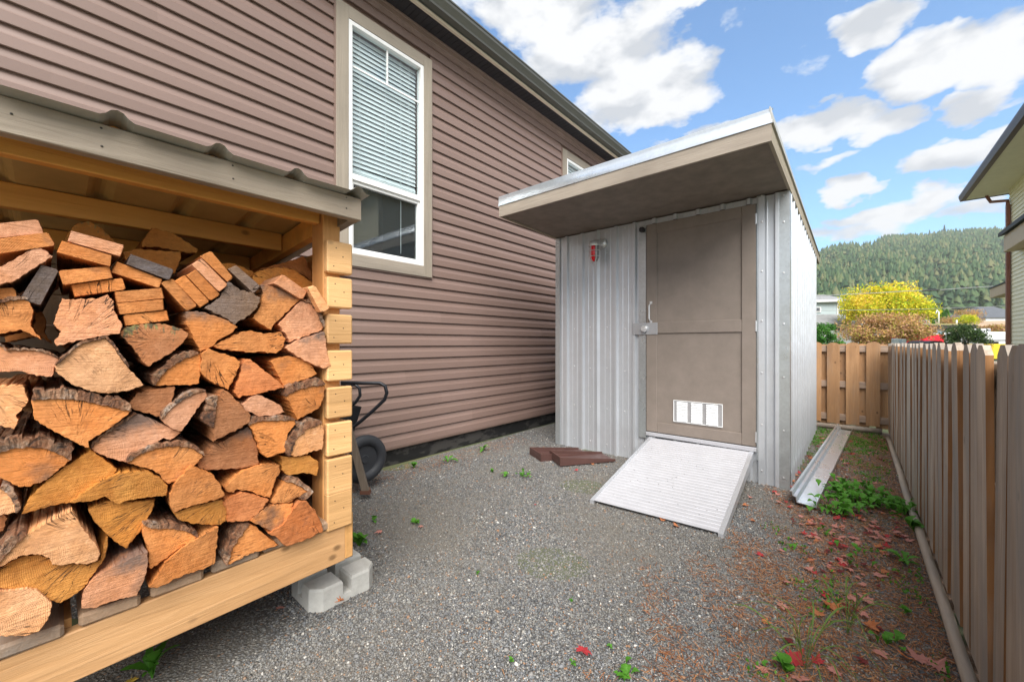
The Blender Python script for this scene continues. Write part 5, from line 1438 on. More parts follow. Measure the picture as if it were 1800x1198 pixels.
# ------------------------------------------------------------------ foliage helpers
def leaf_cloud(pts, size, elong=1.5, seed=0, up=.2):
    """quads of leaf size at pts (n,3), random orientation -> V, T"""
    r = np.random.default_rng(seed)
    n = len(pts)
    a = r.normal(size=(n, 3)); a /= np.linalg.norm(a, axis=1)[:, None]
    b = r.normal(size=(n, 3)); b -= (a * b).sum(1)[:, None] * a; b /= np.linalg.norm(b, axis=1)[:, None]
    s = size * r.uniform(.6, 1.4, n)[:, None]
    V = np.stack([pts - a * s * elong, pts + b * s * .55, pts + a * s * elong, pts - b * s * .55], 1)
    T = np.arange(n * 4).reshape(n, 4)
    return V.reshape(-1, 3), T
def clumpy(center, rad, n, seed, nclump=40, shell=.75, csize=.28, cut=None):
    r = np.random.default_rng(seed)
    c = r.normal(size=(nclump, 3)); c /= np.linalg.norm(c, axis=1)[:, None]
    c *= (r.uniform(shell * .6, 1, nclump) ** .5)[:, None]
    k = r.integers(0, nclump, n)
    cs = r.uniform(.6, 1.3, nclump)
    p = c[k] * .74 + np.clip(r.normal(size=(n, 3)), -1.7, 1.7) * csize * cs[k][:, None] * .5
    p = p * np.array(rad) + np.array(center)
    p = p[p[:, 2] > .05]
    return p
def tree(name, label, cat, base, rad, zc, mat, n, leaf, trunk_r=.12, seed=1, group=None, nclump=40, csize=.28, limbs=6):
    t = thing(name, label, cat, tuple(base), 0, group)
    p = clumpy((0, 0, zc), rad, n, seed, nclump, .75, csize)
    V, T = leaf_cloud(p, leaf, seed=seed)
    link('crown', np_mesh('crown', V, T, mat), t)
    r = random.Random(seed)
    mb = MB(); mb.tube([(0, 0, -.1), (.03, .02, zc * .35), (0, .05, zc * .8)], [trunk_r, trunk_r * .8, trunk_r * .5], 8)
    for k in range(limbs):
        a = r.uniform(0, 6.28); h = zc * r.uniform(.3, .6)
        mb.tube([(0, 0, h), (math.cos(a) * rad[0] * .35, math.sin(a) * rad[1] * .35, h + rad[2] * .4), (math.cos(a) * rad[0] * .7, math.sin(a) * rad[1] * .7, zc + rad[2] * r.uniform(-.1, .5))], [trunk_r * .5, trunk_r * .3, trunk_r * .1], 6)
    part('trunk', mb, M['trunk'], t, True)
    return t

def at(u, d, z=0.0):       # ground point in the direction of photo column u at depth d
    q = ray(u, HZ); return Vector((q[0] * d, q[1] * d, z))
Vd = Vector((-ST, CT, 0)); Rt = Vector((CT, ST, 0))
def ht(v, d): return CAM_H + (HZ - v) / F * d
def pxw(n, d): return n / F * d

# hill with its forest, beyond a gently rising dry field
SKY = [(1200, 470), (1380, 452), (1444, 441), (1468, 432), (1520, 427), (1560, 417), (1625, 415), (1675, 407), (1771, 403), (1850, 405), (2100, 430), (2600, 480)]
def skyv(u):
    for (a, va), (b, vb) in zip(SKY, SKY[1:]):
        if a <= u <= b: return va + (vb - va) * (u - a) / (b - a)
    return SKY[0][1] if u < SKY[0][0] else SKY[-1][1]
def hill_h(u, d):
    """height of the ground at lateral column u, depth d"""
    if d < 70: return 0.0
    if d < 230: return (d - 70) / 160 * 12
    top = ht(skyv(u) + 12, 640)
    f = (d - 230) / 410
    if f <= 1: 
        s = f ** .92
        return 12 + (top - 12) * s + 5 * math.sin(u * .045 + d * .021) * min(1, f * 4) * (1 - f)
    return top - (d - 640) * .3
us = [200 + 40 * k for k in range(62)]
ds = [68, 100, 150, 200, 230, 260, 300, 350, 400, 450, 500, 550, 600, 640, 680, 760, 900]
mb = MB(); vs, fs = [], []
for d in ds:
    for u in us:
        q = at(u, d, hill_h(u, d) - (0.3 if d == 68 else 0)); vs.append(tuple(q))
nu = len(us)
for i in range(len(ds) - 1):
    for k in range(nu - 1): fs.append((i * nu + k, i * nu + k + 1, (i + 1) * nu + k + 1, (i + 1) * nu + k))
mb.add([(x, y, z) for x, y, z in vs], fs)
struct(part('hill', mb, M['hill'], None, True))

def forest():
    r = np.random.default_rng(5)
    V, T = [], []
    cnt = 0
    for k in range(9500):
        d = 235 + 420 * r.uniform() ** .8; u = r.uniform(1340, 1900)
        rock = math.sin(u * .031 + 1.1) * math.sin(d * .017 + u * .013)
        z0 = hill_h(u, d)
        vpix = HZ - (z0 - CAM_H) / d * F
        if 1430 < u < 1545 and 432 < vpix < 475 and r.uniform() < .55: continue
        if rock > .62 and r.uniform() < .6: continue
        H = r.uniform(8, 19) * (1.0 if d > 300 else 1.15); w = H * r.uniform(.17, .30) * (1.35 if r.uniform() < .2 else 1)
        q = at(u, d, z0)
        tiers = 4
        base = cnt
        ns = 7
        ph = r.uniform(0, 6.28)
        lean = r.normal(0, .02, 2)
        for t in range(tiers):
            zb = H * (.10 + .21 * t); zt = H * (1.0 if t == tiers - 1 else .42 + .21 * t); rw = w * (1 - t * .235)
            V.append((q.x + lean[0] * zt, q.y + lean[1] * zt, q.z + zt)); cnt += 1
            for s in range(ns):
                a = ph + t * .6 + 2 * math.pi * s / ns; rr = rw * (r.uniform(.6, 1.25))
                V.append((q.x + math.cos(a) * rr + lean[0] * zb, q.y + math.sin(a) * rr + lean[1] * zb, q.z + zb + r.uniform(-.06, .06) * H)); cnt += 1
            c0 = cnt - ns - 1
            for s in range(ns): T.append((c0, c0 + 1 + s, c0 + 1 + (s + 1) % ns))
    o = link('forest', np_mesh('forest', np.array(V), np.array(T), M['f_conifer']))
    stuff(o); tag(o, 'dense conifer forest covering the hillside in the distance', 'forest')
forest()
# a few big conifers one can tell apart at the foot of the hill and on the skyline
def conifer(u, d, H, label, seed, mat='f_dark', z=None):
    z0 = hill_h(u, d) if z is None else z
    t = thing('conifer', label, 'tree', tuple(at(u, d, z0)), 0, 'single conifers standing out of the forest')
    r = np.random.default_rng(seed); n = 1500
    h = r.uniform(0, 1, n) ** .8; a = r.uniform(0, 6.28, n)
    lay = (np.floor(h * 16) + .5) / 16
    rad = (1 - h) * H * .24 * r.uniform(.25, 1, n) * (0.75 + .35 * np.sin(a * 3 + lay * 40))
    p = np.stack([np.cos(a) * rad, np.sin(a) * rad, H * (.08 + .92 * h) - rad * .25], 1)
    V, T = leaf_cloud(p, H * .016, 1.8, seed); link('crown', np_mesh('crown', V, T, M[mat]), t)
    mb = MB(); mb.tube([(0, 0, -1), (0, 0, H * .95)], [H * .02, .02], 6); part('trunk', mb, M['trunk'], t)
for i, (u, d, H, lab) in enumerate([(1634, 632, 20, 'tall thin conifer breaking the skyline left of the hilltop trees'), (1660, 632, 24, 'tallest conifer breaking the skyline above the middle of the hill'),
                                    (1725, 190, 17, 'broad lighter conifer at the foot of the hill left of the downpipe'), (1752, 200, 15, 'olive conifer at the foot of the hill beside the cream house'),
                                    (1545, 634, 16, 'small crooked conifer on the left of the skyline')]):
    conifer(u, d, H, lab, 60 + i, 'f_dark')

# houses, sheds and vehicles beyond the fences (local frame: x to the right, y away from the camera)
def place(name, label, cat, u, d, z=0.0, yaw=0.0):
    o = thing(name, label, cat, tuple(at(u, d, z)), math.atan2(Rt.y, Rt.x) + yaw)
    return o
hb = place('blue_grey_house', 'pale blue grey house with shingle roofs behind the far fence', 'house', 1492, 45)
s = 45 / F
mb = MB(); mb.box(-9, -.9, .3, 7, 0, ht(529, 45)); part('wall', mb, M['blue_grey'], hb)
mb = MB(); mb.obox([(-9.3, -.2, ht(531, 45)), (.0, -.2, ht(527.5, 45)), (.0, 3.6, ht(512, 45) - .12), (-9.3, 3.6, ht(516, 45) - .12), (-9.3, -.2, ht(531, 45) + .12), (.0, -.2, ht(527.5, 45) + .12), (.0, 3.6, ht(511, 45)), (-9.3, 3.6, ht(515, 45))]); part('roof', mb, M['grey_shingle'], hb)
mb = MB(); mb.obox([(-9.3, -.24, ht(533, 45)), (-.9, -.24, ht(530, 45)), (-.9, -.20, ht(530, 45)), (-9.3, -.20, ht(533, 45)), (-9.3, -.24, ht(531, 45) + .1), (-.9, -.24, ht(527.5, 45) + .1), (-.9, -.2, ht(527.5, 45) + .1), (-9.3, -.2, ht(531, 45) + .1)]); part('fascia', mb, M['painted_white'], hb)
mb = MB(); mb.obox([(-9.3, -2.6, ht(572, 45)), (-.4, -2.6, ht(572, 45)), (-.4, .28, ht(553, 45) - .1), (-9.3, .28, ht(553, 45) - .1), (-9.3, -2.6, ht(571, 45) + .1), (-.4, -2.6, ht(571, 45) + .1), (-.4, .28, ht(552, 45)), (-9.3, .28, ht(552, 45))]); part('porch_roof', mb, M['grey_shingle'], hb)
mb = MB(); mb.box(-8.6, -.8, -2.2, .28, 0, ht(573, 45)); part('porch', mb, M['painted_white'], hb)
mb = MB(); xw = (1436 - 1492) * s; mb.box(xw - .5, xw + .62, .18, .299, ht(548, 45), ht(539, 45)); w_ = part('window', mb, M['painted_white'], hb)
mb = MB(); mb.box(xw - .34, xw + .46, .16, .179, ht(546.5, 45), ht(540.5, 45)); part('pane', mb, M['dark_shingle'], w_)
mb = MB(); mb.box(-1.15, -.89, .22, .298, 0, ht(530, 45)); part('corner_board', mb, M['painted_white'], hb)

tree('maple_tree', 'big yellow green autumn tree behind the far fence', 'tree', at(1556, 40), (4.1, 3.4, 2.9), 4.5, M['f_yellow'], 26000, .085, .2, 3, None, 46, .33)
tree('purple_shrub', 'rusty pink leaved shrub with yellow undersides behind the far fence', 'shrub', at(1553, 22), (2.35, 1.8, 1.15), 1.85, M['f_brown'], 17000, .045, .07, 4, None, 60, .26)
tree('green_bush', 'bright green bush next to the shed corner behind the far fence', 'shrub', at(1452, 19), (.95, .9, .75), 1.45, M['f_green'], 6000, .035, .04, 5, None, 26, .3)
tree('pine_bush', 'loose dark green conifer bush behind the right fence', 'shrub', at(1694, 16), (.72, .6, .72), 1.32, M['f_dark'], 6500, .028, .04, 6, None, 22, .36)
tree('hedge_shrub', 'low rust coloured hedge behind the white trailer', 'shrub', at(1748, 38), (2.2, 1.0, .8), 2.3, M['f_brown'], 5000, .06, .05, 8, None, 30, .3)
tree('bare_tree', 'small peach leaved tree behind the white pipe', 'tree', at(1690, 58), (2.6, 2, 1.9), 4.9, M['f_brown'], 4000, .06, .08, 12, None, 20, .3)
tree('yellow_shrub', 'small pale yellow shrub behind the flat carport roof', 'shrub', at(1700, 44), (1.1, 1, 1.1), 3.4, M['f_yellow'], 2500, .05, .05, 14, None, 16, .3)
for k, (u, v, w_) in enumerate(((1637, 539, 6), (1646, 539, 6.5), (1655, 541, 6), (1664, 543, 6))):
    d = 62; H = ht(v, d)
    t = thing('cedar_column', ('leftmost', 'second from left', 'third from left', 'rightmost')[k] + ' of four clipped green cedar columns in the distance', 'tree', tuple(at(u, d)), 0, 'cedar columns in the distance')
    r = np.random.default_rng(80 + k); n = 2200; h = r.uniform(0, 1, n); a = r.uniform(0, 6.28, n); rad = pxw(w_, d) * np.sqrt(np.clip(1 - h ** 3, 0, 1)) * r.uniform(.6, 1.05, n)
    V, T = leaf_cloud(np.stack([np.cos(a) * rad, np.sin(a) * rad, .2 + h * (H - .2)], 1), .07, 1.6, k); link('crown', np_mesh('crown', V, T, M['f_cedar']), t)
    mb = MB(); mb.tube([(0, 0, 0), (0, 0, H * .6)], .06, 6); part('trunk', mb, M['trunk'], t)

cpo = place('carport', 'low building with a mossy flat roof and dark brown edge behind the fence', 'building', 1668, 32)
s = 32 / F
mb = MB(); mb.box((1560 - 1668) * s, (1709 - 1668) * s, -.3, 6, ht(577, 32), ht(571, 32)); part('roof', mb, M['dark_brown'], cpo)
mb = MB(); mb.box((1560 - 1668) * s, (1707 - 1668) * s, -.1, 5.8, ht(570.9, 32), ht(569, 32)); part('roof_moss', mb, M['moss_roof'], cpo)
mb = MB(); mb.box((1560 - 1668) * s, (1690 - 1668) * s, 2.4, 3.4, ht(569, 32), ht(559, 32), 0, .03); part('parapet', mb, M['grey_shingle'], cpo)
mb = MB(); mb.box((1565 - 1668) * s, (1671 - 1668) * s, .3, 5.5, 0, ht(577.2, 32)); part('wall', mb, M['painted_white'], cpo)
mb = MB(); mb.box((1671.1 - 1668) * s, (1676 - 1668) * s, .2, .45, 0, ht(577.2, 32)); part('post', mb, M['dark_brown'], cpo)
mb = MB(); mb.tube([(5.5 * s, 1.0, ht(569, 32)), (5.5 * s, 1.0, ht(546, 32)), (3 * s, 1.0, ht(543.5, 32)), (0.5 * s, 1, ht(549, 32))], .045, 8); part('vent_pipe', mb, M['painted_white'], cpo, True)
mb = MB(); mb.tube([(38 * s, 1.0, ht(569, 32)), (38 * s, 1.0, ht(561, 32))], .05, 8); part('vent_pipe', mb, M['painted_white'], cpo, True)
rt = place('red_trailer', 'red trailer with a blue grey top seen over the fence', 'trailer', 1643, 25)
s = 25 / F
mb = MB(); mb.box(-19 * s, 19 * s, 0, 3.2, .45, ht(587, 25), 0, .04); part('body', mb, M['truck_red'], rt)
mb = MB(); mb.box(-17 * s, 17 * s, .1, 3.0, ht(587, 25) + .001, ht(581.5, 25), 0, .05); part('cover', mb, M['blue_tarp'], rt)
mb = MB(); mb.box(-19.5 * s, 19.5 * s, -.02, 3.22, ht(587.3, 25), ht(586, 25)); part('rim', mb, M['painted_white'], rt)
for xx in (-.4, .35):
    mb = MB(); mb.lathe([(0, -.1), (.2, -.1), (.32, -.08), (.34, 0), (.32, .1), (0, .1)], (xx, -.02, .34), 'y', 16); part('wheel', mb, M['tyre'], rt)
bbq = place('lidded_cart', 'black domed lid with pale green corners peeking over the fence', 'cart', 1649, 9)
s = 9 / F
mb = MB(); n = 12; prof = [(-19 * s, ht(606, 9)), (-15 * s, ht(601, 9)), (-6 * s, ht(598.5, 9)), (4 * s, ht(599.5, 9)), (16 * s, ht(602.6, 9)), (18 * s, ht(606, 9))]
mb.prism(prof, 'y', 0, .5); part('lid', mb, M['tyre'], bbq)
mb = MB(); mb.box(-18 * s, 17 * s, .02, .48, .1, ht(606.1, 9)); part('body', mb, M['tyre'], bbq)
for a, b, c in ((-31, -23, 594), (-17, -9, 595)):
    mb = MB(); mb.box(a * s, b * s, .6, .7, .9, ht(c, 9), 0, .01); part('bin_corner', mb, M['blue_grey'], bbq)
wt = place('white_trailer', 'long white trailer with a roof air unit behind the right fence', 'trailer', 1750, 28)
s = 28 / F
mb = MB(); mb.box(-32 * s, 40 * s, 0, 2.4, .5, ht(583, 28), 0, .08); part('body', mb, M['painted_white'], wt)
mb = MB(); mb.box(-6 * s, 14 * s, .7, 1.6, ht(583, 28) + .001, ht(576.5, 28), 0, .06); part('roof_unit', mb, M['painted_white'], wt)
mb = MB(); mb.box(4 * s, 12 * s, .69, .699, ht(581, 28), ht(578.5, 28)); part('grille', mb, M['tyre'], wt)
for xx in (-.7, 0):
    mb = MB(); mb.lathe([(0, -.1), (.2, -.1), (.36, -.08), (.38, 0), (.36, .1), (0, .1)], (xx, .0, .38), 'y', 16); part('wheel', mb, M['tyre'], wt)
yv = place('yellow_loader', 'yellow machine with a black roof partly hidden by the cream house', 'machine', 1760, 20)
s = 20 / F
mb = MB(); mb.box(-16 * s, 22 * s, 0, 1.4, .4, ht(604, 20), 0, .03); part('body', mb, M['yellow'], yv)
mb = MB(); mb.box(-15 * s, 22 * s, .05, 1.3, ht(599, 20), ht(597, 20), 0, .01); part('roof', mb, M['tyre'], yv)
mb = MB()
for xx in (-14.5, -10, 18):
    mb.box(xx * s, xx * s + .04, .1, .14, ht(604, 20), ht(599, 20)); mb.box(xx * s, xx * s + .04, 1.2, 1.24, ht(604, 20), ht(599, 20))
part('cab_frame', mb, M['tyre'], yv)
mb = MB(); mb.box(-9 * s, 17 * s, .5, .8, ht(604, 20), ht(600, 20)); part('seat', mb, M['tyre'], yv)
dh = place('dark_roof_house', 'distant house with a broad dark grey hip roof', 'house', 1755, 105)
s = 105 / F; z0 = 2.6
mb = MB(); e, t_ = ht(559, 105), ht(537, 105)
mb.add([(-45 * s, -3, e), (45 * s, -3, e), (45 * s, 9, e), (-45 * s, 9, e), (-14 * s, 3, t_), (16 * s, 3, t_)], [(0, 1, 5, 4), (1, 2, 5), (2, 3, 4, 5), (3, 0, 4), (0, 3, 2, 1)]); part('roof', mb, M['dark_shingle'], dh)
mb = MB(); mb.box(-42 * s, 42 * s, -2.5, 8.5, 0, e - .02); part('wall', mb, M['painted_white'], dh)
# dry grass bank
mb = MB(); q = at(1745, 62)
vs = []
for (u, d, z) in ((1600, 56, 0), (1900, 50, 0), (1900, 62, ht(569, 62)), (1600, 66, ht(571, 66)), (1900, 70, ht(562, 70)), (1600, 72, ht(565, 72)), (1900, 78, 0), (1600, 80, 0)): vs.append(tuple(at(u, d, z)))
mb.add(vs, [(0, 1, 2, 3), (3, 2, 4, 5), (5, 4, 6, 7)]); struct(part('dry_bank', mb, M['dry']))
# overhead wires
def wire(name, label, pts, r, mat='wire'):
    mb = MB(); P3 = [P(u, v, D=d) for u, v, d in pts]; c = P3[0]
    mb.tube(P3, r, 6); o = part(name, rebase(mb, tuple(c)), M[mat], None, True, tuple(c)); return o
w_ = wire('overhead_wire', '', [(1300, 528, 34), (1492, 517, 34), (1545, 514.5, 34), (1590, 511.5, 34), (1624, 510.2, 34), (1650, 509.5, 34), (1700, 505.8, 34), (1770, 501.5, 34), (1900, 492, 34)], .028)
tag(w_, 'upper overhead wire with a black splice crossing in front of the hill', 'wire')
mb = MB(); c = P(1621, 510.3, D=34); mb.tube([P(1621, 510.3, D=33.95), P(1626, 510.2, D=33.95), P(1637, 509.9, D=33.95), P(1648, 509.6, D=33.95), P(1652, 509.4, D=33.95)], [.03, .075, .06, .075, .03], 8)
part('splice', rebase(mb, tuple(P(1300, 528, D=34))), M['wire_black'], w_, True)
w_ = wire('overhead_wire', '', [(1300, 549, 36), (1490, 545, 36), (1625, 543, 36), (1758, 538, 36), (1900, 530, 36)], .018); tag(w_, 'lower thin overhead wire crossing above the red trailer', 'wire')

# ------------------------------------------------------------------ cream house on the right
NX = 3.2
nh = thing('cream_house', 'cream sided house with a deep eave and rusty brown downpipe at the right edge', 'house', (NX, 17.4, 0))
NC = (NX, 17.4, 0)
def npt(name, mb, mat, parent=nh, sm=False): return part(name, rebase(mb, NC), mat, parent, sm)
NY0, NY1 = 6.0, 17.35
mb = MB(); mb.box(NX + .03, NX + 6, NY0, NY1, 0, 5.45); npt('wall', mb, M['cream'])
mb = MB(); z = 0; E2 = .108
while z < 5.42:
    mb.prism([(NX + .029, z), (NX - .004, z), (NX + .0, z + .012), (NX + .016, z + E2), (NX + .029, z + E2)], 'y', NY0, NY1); z += E2
stuff(npt('siding', mb, M['cream']))
zs = 5.44; OX = P(1697, 355, D=11.8).x; OY = 17.75
mb = MB(); mb.box(OX, NX + 6, NY0 - .4, OY, zs, zs + .02); npt('soffit', mb, M['cream_soffit'])
mb = MB(); mb.prism([(OX - .10, zs - .02), (OX, zs - .02), (OX, zs + .15), (OX - .13, zs + .15), (OX - .13, zs + .10)], 'y', NY0 - .4, OY + .02); npt('gutter', mb, M['brown_metal'])
mb = MB(); mb.box(OX + .001, NX + 6, OY, OY + .03, zs - .02, zs + .15); npt('fascia', mb, M['brown_metal'])
mb = MB(); mb.obox([(OX - .05, NY0 - .4, zs + .155), (NX + 3, NY0 - .4, zs + .155), (NX + 3, OY + .03, zs + .155), (OX - .05, OY + .03, zs + .155), (OX - .05, NY0 - .4, zs + .18), (NX + 3, NY0 - .4, zs + 1.4), (NX + 3, OY + .03, zs + 1.4), (OX - .05, OY + .03, zs + .18)]); npt('roof', mb, M['dark_shingle'])
pc = P(1776, 500, X=NX - .05)
mb = MB(); mb.box(NX - .085, NX - .008, 17.12, 17.24, 0, 5.0, 0, .012)
mb.tube([(NX - .05, 17.18, 4.98), (NX - .05, 17.2, 5.12), (NX - .30, 17.5, 5.22), (NX - .36, 17.6, 5.42)], .04, 8); npt('downpipe', mb, M['rust_pipe'])
# small lean-to box on the wall
c = P(1800, 420, X=NX - .25)
mb = MB(); mb.box(NX - .28, NX - .009, 12.0, 16.3, ht(446, 10.6), ht(418, 10.6) , 0, .01); npt('bay', mb, M['tan'])
mb = MB(); mb.obox([(NX - .36, 11.9, ht(418, 10.6)), (NX - .009, 11.9, ht(418, 10.6) + .12), (NX - .009, 16.4, ht(418, 10.6) + .12), (NX - .36, 16.4, ht(418, 10.6)),
                    (NX - .36, 11.9, ht(418, 10.6) + .1), (NX - .009, 11.9, ht(418, 10.6) + .25), (NX - .009, 16.4, ht(418, 10.6) + .25), (NX - .36, 16.4, ht(418, 10.6) + .1)]); npt('bay_roof', mb, M['dark_shingle'])
# low roof of an extension past the far corner
a = P(1754, 505, D=13); 
mb = MB(); mb.box(P(1755, 500, D=12.8).x, NX + 2, 18.4, 21, ht(519, 12.8), ht(502, 12.8)); npt('extension_fascia', mb, M['tan'])
mb = MB(); mb.obox([(P(1754, 500, D=12.8).x - .02, 18.35, ht(502, 12.8)), (NX + 2, 18.35, ht(490, 12.8)), (NX + 2, 21, ht(490, 12.8)), (P(1754, 500, D=12.8).x - .02, 21, ht(502, 12.8)),
                    (P(1754, 500, D=12.8).x - .02, 18.35, ht(500, 12.8)), (NX + 2, 18.35, ht(486, 12.8)), (NX + 2, 21, ht(486, 12.8)), (P(1754, 500, D=12.8).x - .02, 21, ht(500, 12.8))]); npt('extension_roof', mb, M['dark_shingle'])

# ------------------------------------------------------------------ weeds
def leaf_mesh(name, L, Wd_, lift, droop, mat, lobes=0, seg=6):
    vs, fs = [], []
    for i in range(seg + 1):
        t = i / seg
        w = Wd_ * (math.sin(math.pi * min(1, t * .92 + .06)) ** .75) * (.35 + .65 * t if t < .5 else 1)
        if lobes: w *= .62 + .38 * (1 if i % 2 else .25)
        x = L * t; z = lift * math.sin(t * 2.2) - droop * t * t
        vs += [(x, -w, z + w * .25), (x, 0, z), (x, w, z + w * .25)]
    for i in range(seg):
        a = i * 3; fs += [(a, a + 3, a + 4, a + 1), (a + 1, a + 4, a + 5, a + 2)]
    mb = MB(); mb.add(vs, fs); return mb.mesh(name, mat, True)
LM = {'broad': [leaf_mesh('leaf', .075, .026, .035, .02, M['f_weed']), leaf_mesh('leaf', .06, .022, .03, .015, M['f_weed'])],
      'dandelion': [leaf_mesh('leaf', .12, .020, .03, .035, M['f_weed'], 1, 10), leaf_mesh('leaf', .09, .016, .03, .02, M['f_weed'], 1, 8)],
      'small': [leaf_mesh('leaf', .030, .010, .012, .006, M['f_weed']), leaf_mesh('leaf', .024, .009, .014, .004, M['f_weed'])],
      'grass': [leaf_mesh('blade', .20, .0022, .14, .09, M['f_grass'], 0, 8), leaf_mesh('blade', .15, .002, .12, .03, M['f_grass'], 0, 8)]}
def weed(x, y, kind, n, scale, label, seed, cat='weed', name='weed', spread=.0, group='weeds growing in the gravel', z=0.0, pitch=(-60, -5)):
    t = thing(name, label, cat, (x, y, z), 0, group)
    r = random.Random(seed)
    for k in range(n):
        a = 6.28 * k / n + r.uniform(-.5, .5)
        dx, dy = r.gauss(0, spread), r.gauss(0, spread)
        o = link('blade' if kind == 'grass' else 'leaf', r.choice(LM[kind]), t, (dx, dy, r.uniform(0, .01) + (r.uniform(0, .05) if spread > .03 else 0)))
        o.rotation_euler = (R(r.uniform(-20, 20)), R(r.uniform(*pitch)), a); sc = scale * r.uniform(.7, 1.25); o.scale = (sc, sc, sc)
    return t
def wpx(u, v, *a, **k):
    q = P(u, v, Z=0.0); return weed(q.x, q.y, *a, **k)
wpx(728, 822, 'broad', 10, .75, 'small leafy weed on brown needles beside the dark house foundation', 1, pitch=(-75, -35))
wpx(787, 812, 'dandelion', 8, .8, 'flat rosette weed right of the leafy one beside the house foundation', 2, pitch=(-35, -5))
wpx(849, 793, 'dandelion', 9, .9, 'widest rosette weed along the house foundation', 3, pitch=(-45, -5))
wpx(865, 830, 'small', 9, 1.3, 'thin sprouting weed in the gravel short of the splash blocks', 4)
wpx(890, 838, 'broad', 6, .7, 'leafy weed in the gravel left of the trailing one', 5, pitch=(-45, -5))
wpx(920, 838, 'small', 14, 1.5, 'trailing weed in the gravel left of the ramp', 6, spread=.04)
wpx(632, 960, 'broad', 11, 1.15, 'broad dark leaved weed behind the corner of the wood store', 7, pitch=(-75, -10))
wpx(657, 917, 'broad', 5, .6, 'tiny green weed beside the wood store, further from its corner', 8)
wpx(731, 922, 'broad', 7, .62, 'small bright clover like weed in the open gravel', 9, pitch=(-40, -10))
wpx(268, 1192, 'dandelion', 9, 1.05, 'tall dandelion leaves under the front beam of the wood store', 10, pitch=(-80, -35))
wpx(840, 1010, 'small', 5, .75, 'sparse wilted sprout in the middle of the gravel', 11)
wpx(899, 1165, 'small', 5, .6, 'tiny two leafed sprout at the bottom middle of the gravel', 12)
wpx(1006, 1170, 'small', 5, .65, 'tiny sprout left of the red leaf near the bottom of the gravel', 13)
wpx(1072, 1140, 'small', 4, .5, 'tiny yellow green sprout above the two near the bottom', 14)
wpx(1005, 1058, 'small', 8, .5, 'low mossy green tuft in the open gravel', 15)
wpx(1590, 990, 'dandelion', 9, .8, 'flat pale green weed near the fence foot at mid distance', 16, pitch=(-30, -5))
wpx(1592, 1078, 'broad', 7, .42, 'lone clover like weed near the fence in front', 17, pitch=(-40, -5))
wpx(1566, 1135, 'broad', 10, .6, 'spreading leafy weed near the fence at the bottom right', 18, spread=.02)
wpx(1380, 1185, 'broad', 8, .8, 'yellowish weed beside the nearest grass tuft', 19, pitch=(-60, -10))
wpx(1100, 1188, 'broad', 10, .5, 'reddish green clump at the bottom edge of the gravel', 20, spread=.02)
wpx(1457, 940, 'small', 10, 1.1, 'small green sprigs just behind the fallen leaf drift', 21, spread=.03)
wpx(1380, 960, 'small', 10, .9, 'pair of small sprigs right of the foot of the ramp', 22, spread=.03)
wpx(1490, 985, 'small', 14, 1.2, 'scattered small weeds among the red leaves', 23, spread=.05)
wpx(1608, 935, 'broad', 8, 1.25, 'large leaved weed standing against the fence foot', 24, pitch=(-85, -30))
wpx(1415, 1180, 'grass', 26, 1.25, 'nearest coarse grass tuft at the bottom of the gravel', 25, cat='grass tuft', name='grass_tuft', group='grass tufts', pitch=(-40, 0))
wpx(1490, 1115, 'grass', 20, 1.1, 'coarse grass tuft just above the nearest one', 26, cat='grass tuft', name='grass_tuft', group='grass tufts', pitch=(-50, 0))
# the dense bed of leafy weeds at the channel's end
cen = [(1472, 902, .055), (1488, 890, .08), (1500, 880, .09), (1530, 885, .08), (1480, 872, .06), (1550, 895, .05), (1490, 860, .07), (1575, 890, .05), (1600, 905, .04), (1520, 862, .05)]
labs = ['clump of round leaved weeds nearest the open end of the metal channel', 'thick clump of round leaved weeds just right of the channel end', 'clump of leafy weeds in the middle of the weed bed', 'clump of leafy weeds over the drift of red leaves', 'clump of weeds pressed against the side of the metal channel',
        'small weed clump at the right of the weed bed', 'clump of weeds at the back of the weed bed', 'low weed clump between the bed and the fence', 'low weed clump close to the fence pole', 'thin weed clump behind the middle of the bed']
for i, ((u, v, sp_), lb) in enumerate(zip(cen, labs)):
    q = P(u, v, Z=0); weed(q.x, q.y, 'broad', 38 if i < 5 else 20, .88 if i < 5 else .7, lb, 40 + i, spread=sp_, group='leafy weed clumps by the metal channel', pitch=(-55, 5))
# moss and creeping ground cover along the fences: too many to count
def ground_cover():
    r = np.random.default_rng(9)
    pts = []
    for (x0, x1, y0, y1, n) in ((-.40, .26, 5.6, 7.1, 2600), (-.10, .28, 3.6, 5.6, 1000), (-.42, -.28, 4.2, 6.9, 500), (-.55, .25, 1.4, 3.2, 420)):
        k = n // 30
        cx, cy = r.uniform(x0, x1, k), r.uniform(y0, y1, k)
        i = r.integers(0, k, n)
        pts.append(np.stack([np.clip(cx[i] + r.normal(0, .035, n), x0, x1), cy[i] + r.normal(0, .045, n), r.uniform(.006, .028, n)], 1))
    p = np.concatenate(pts)
    V, T = leaf_cloud(p, .0085, 1.1, 3); V[:, 2] = np.maximum(V[:, 2], .004)
    o = link('ground_cover', np_mesh('ground_cover', V, T, M['f_weed'])); stuff(o); tag(o, 'patchy low green ground cover between the shed and the fences', 'ground cover')
ground_cover()
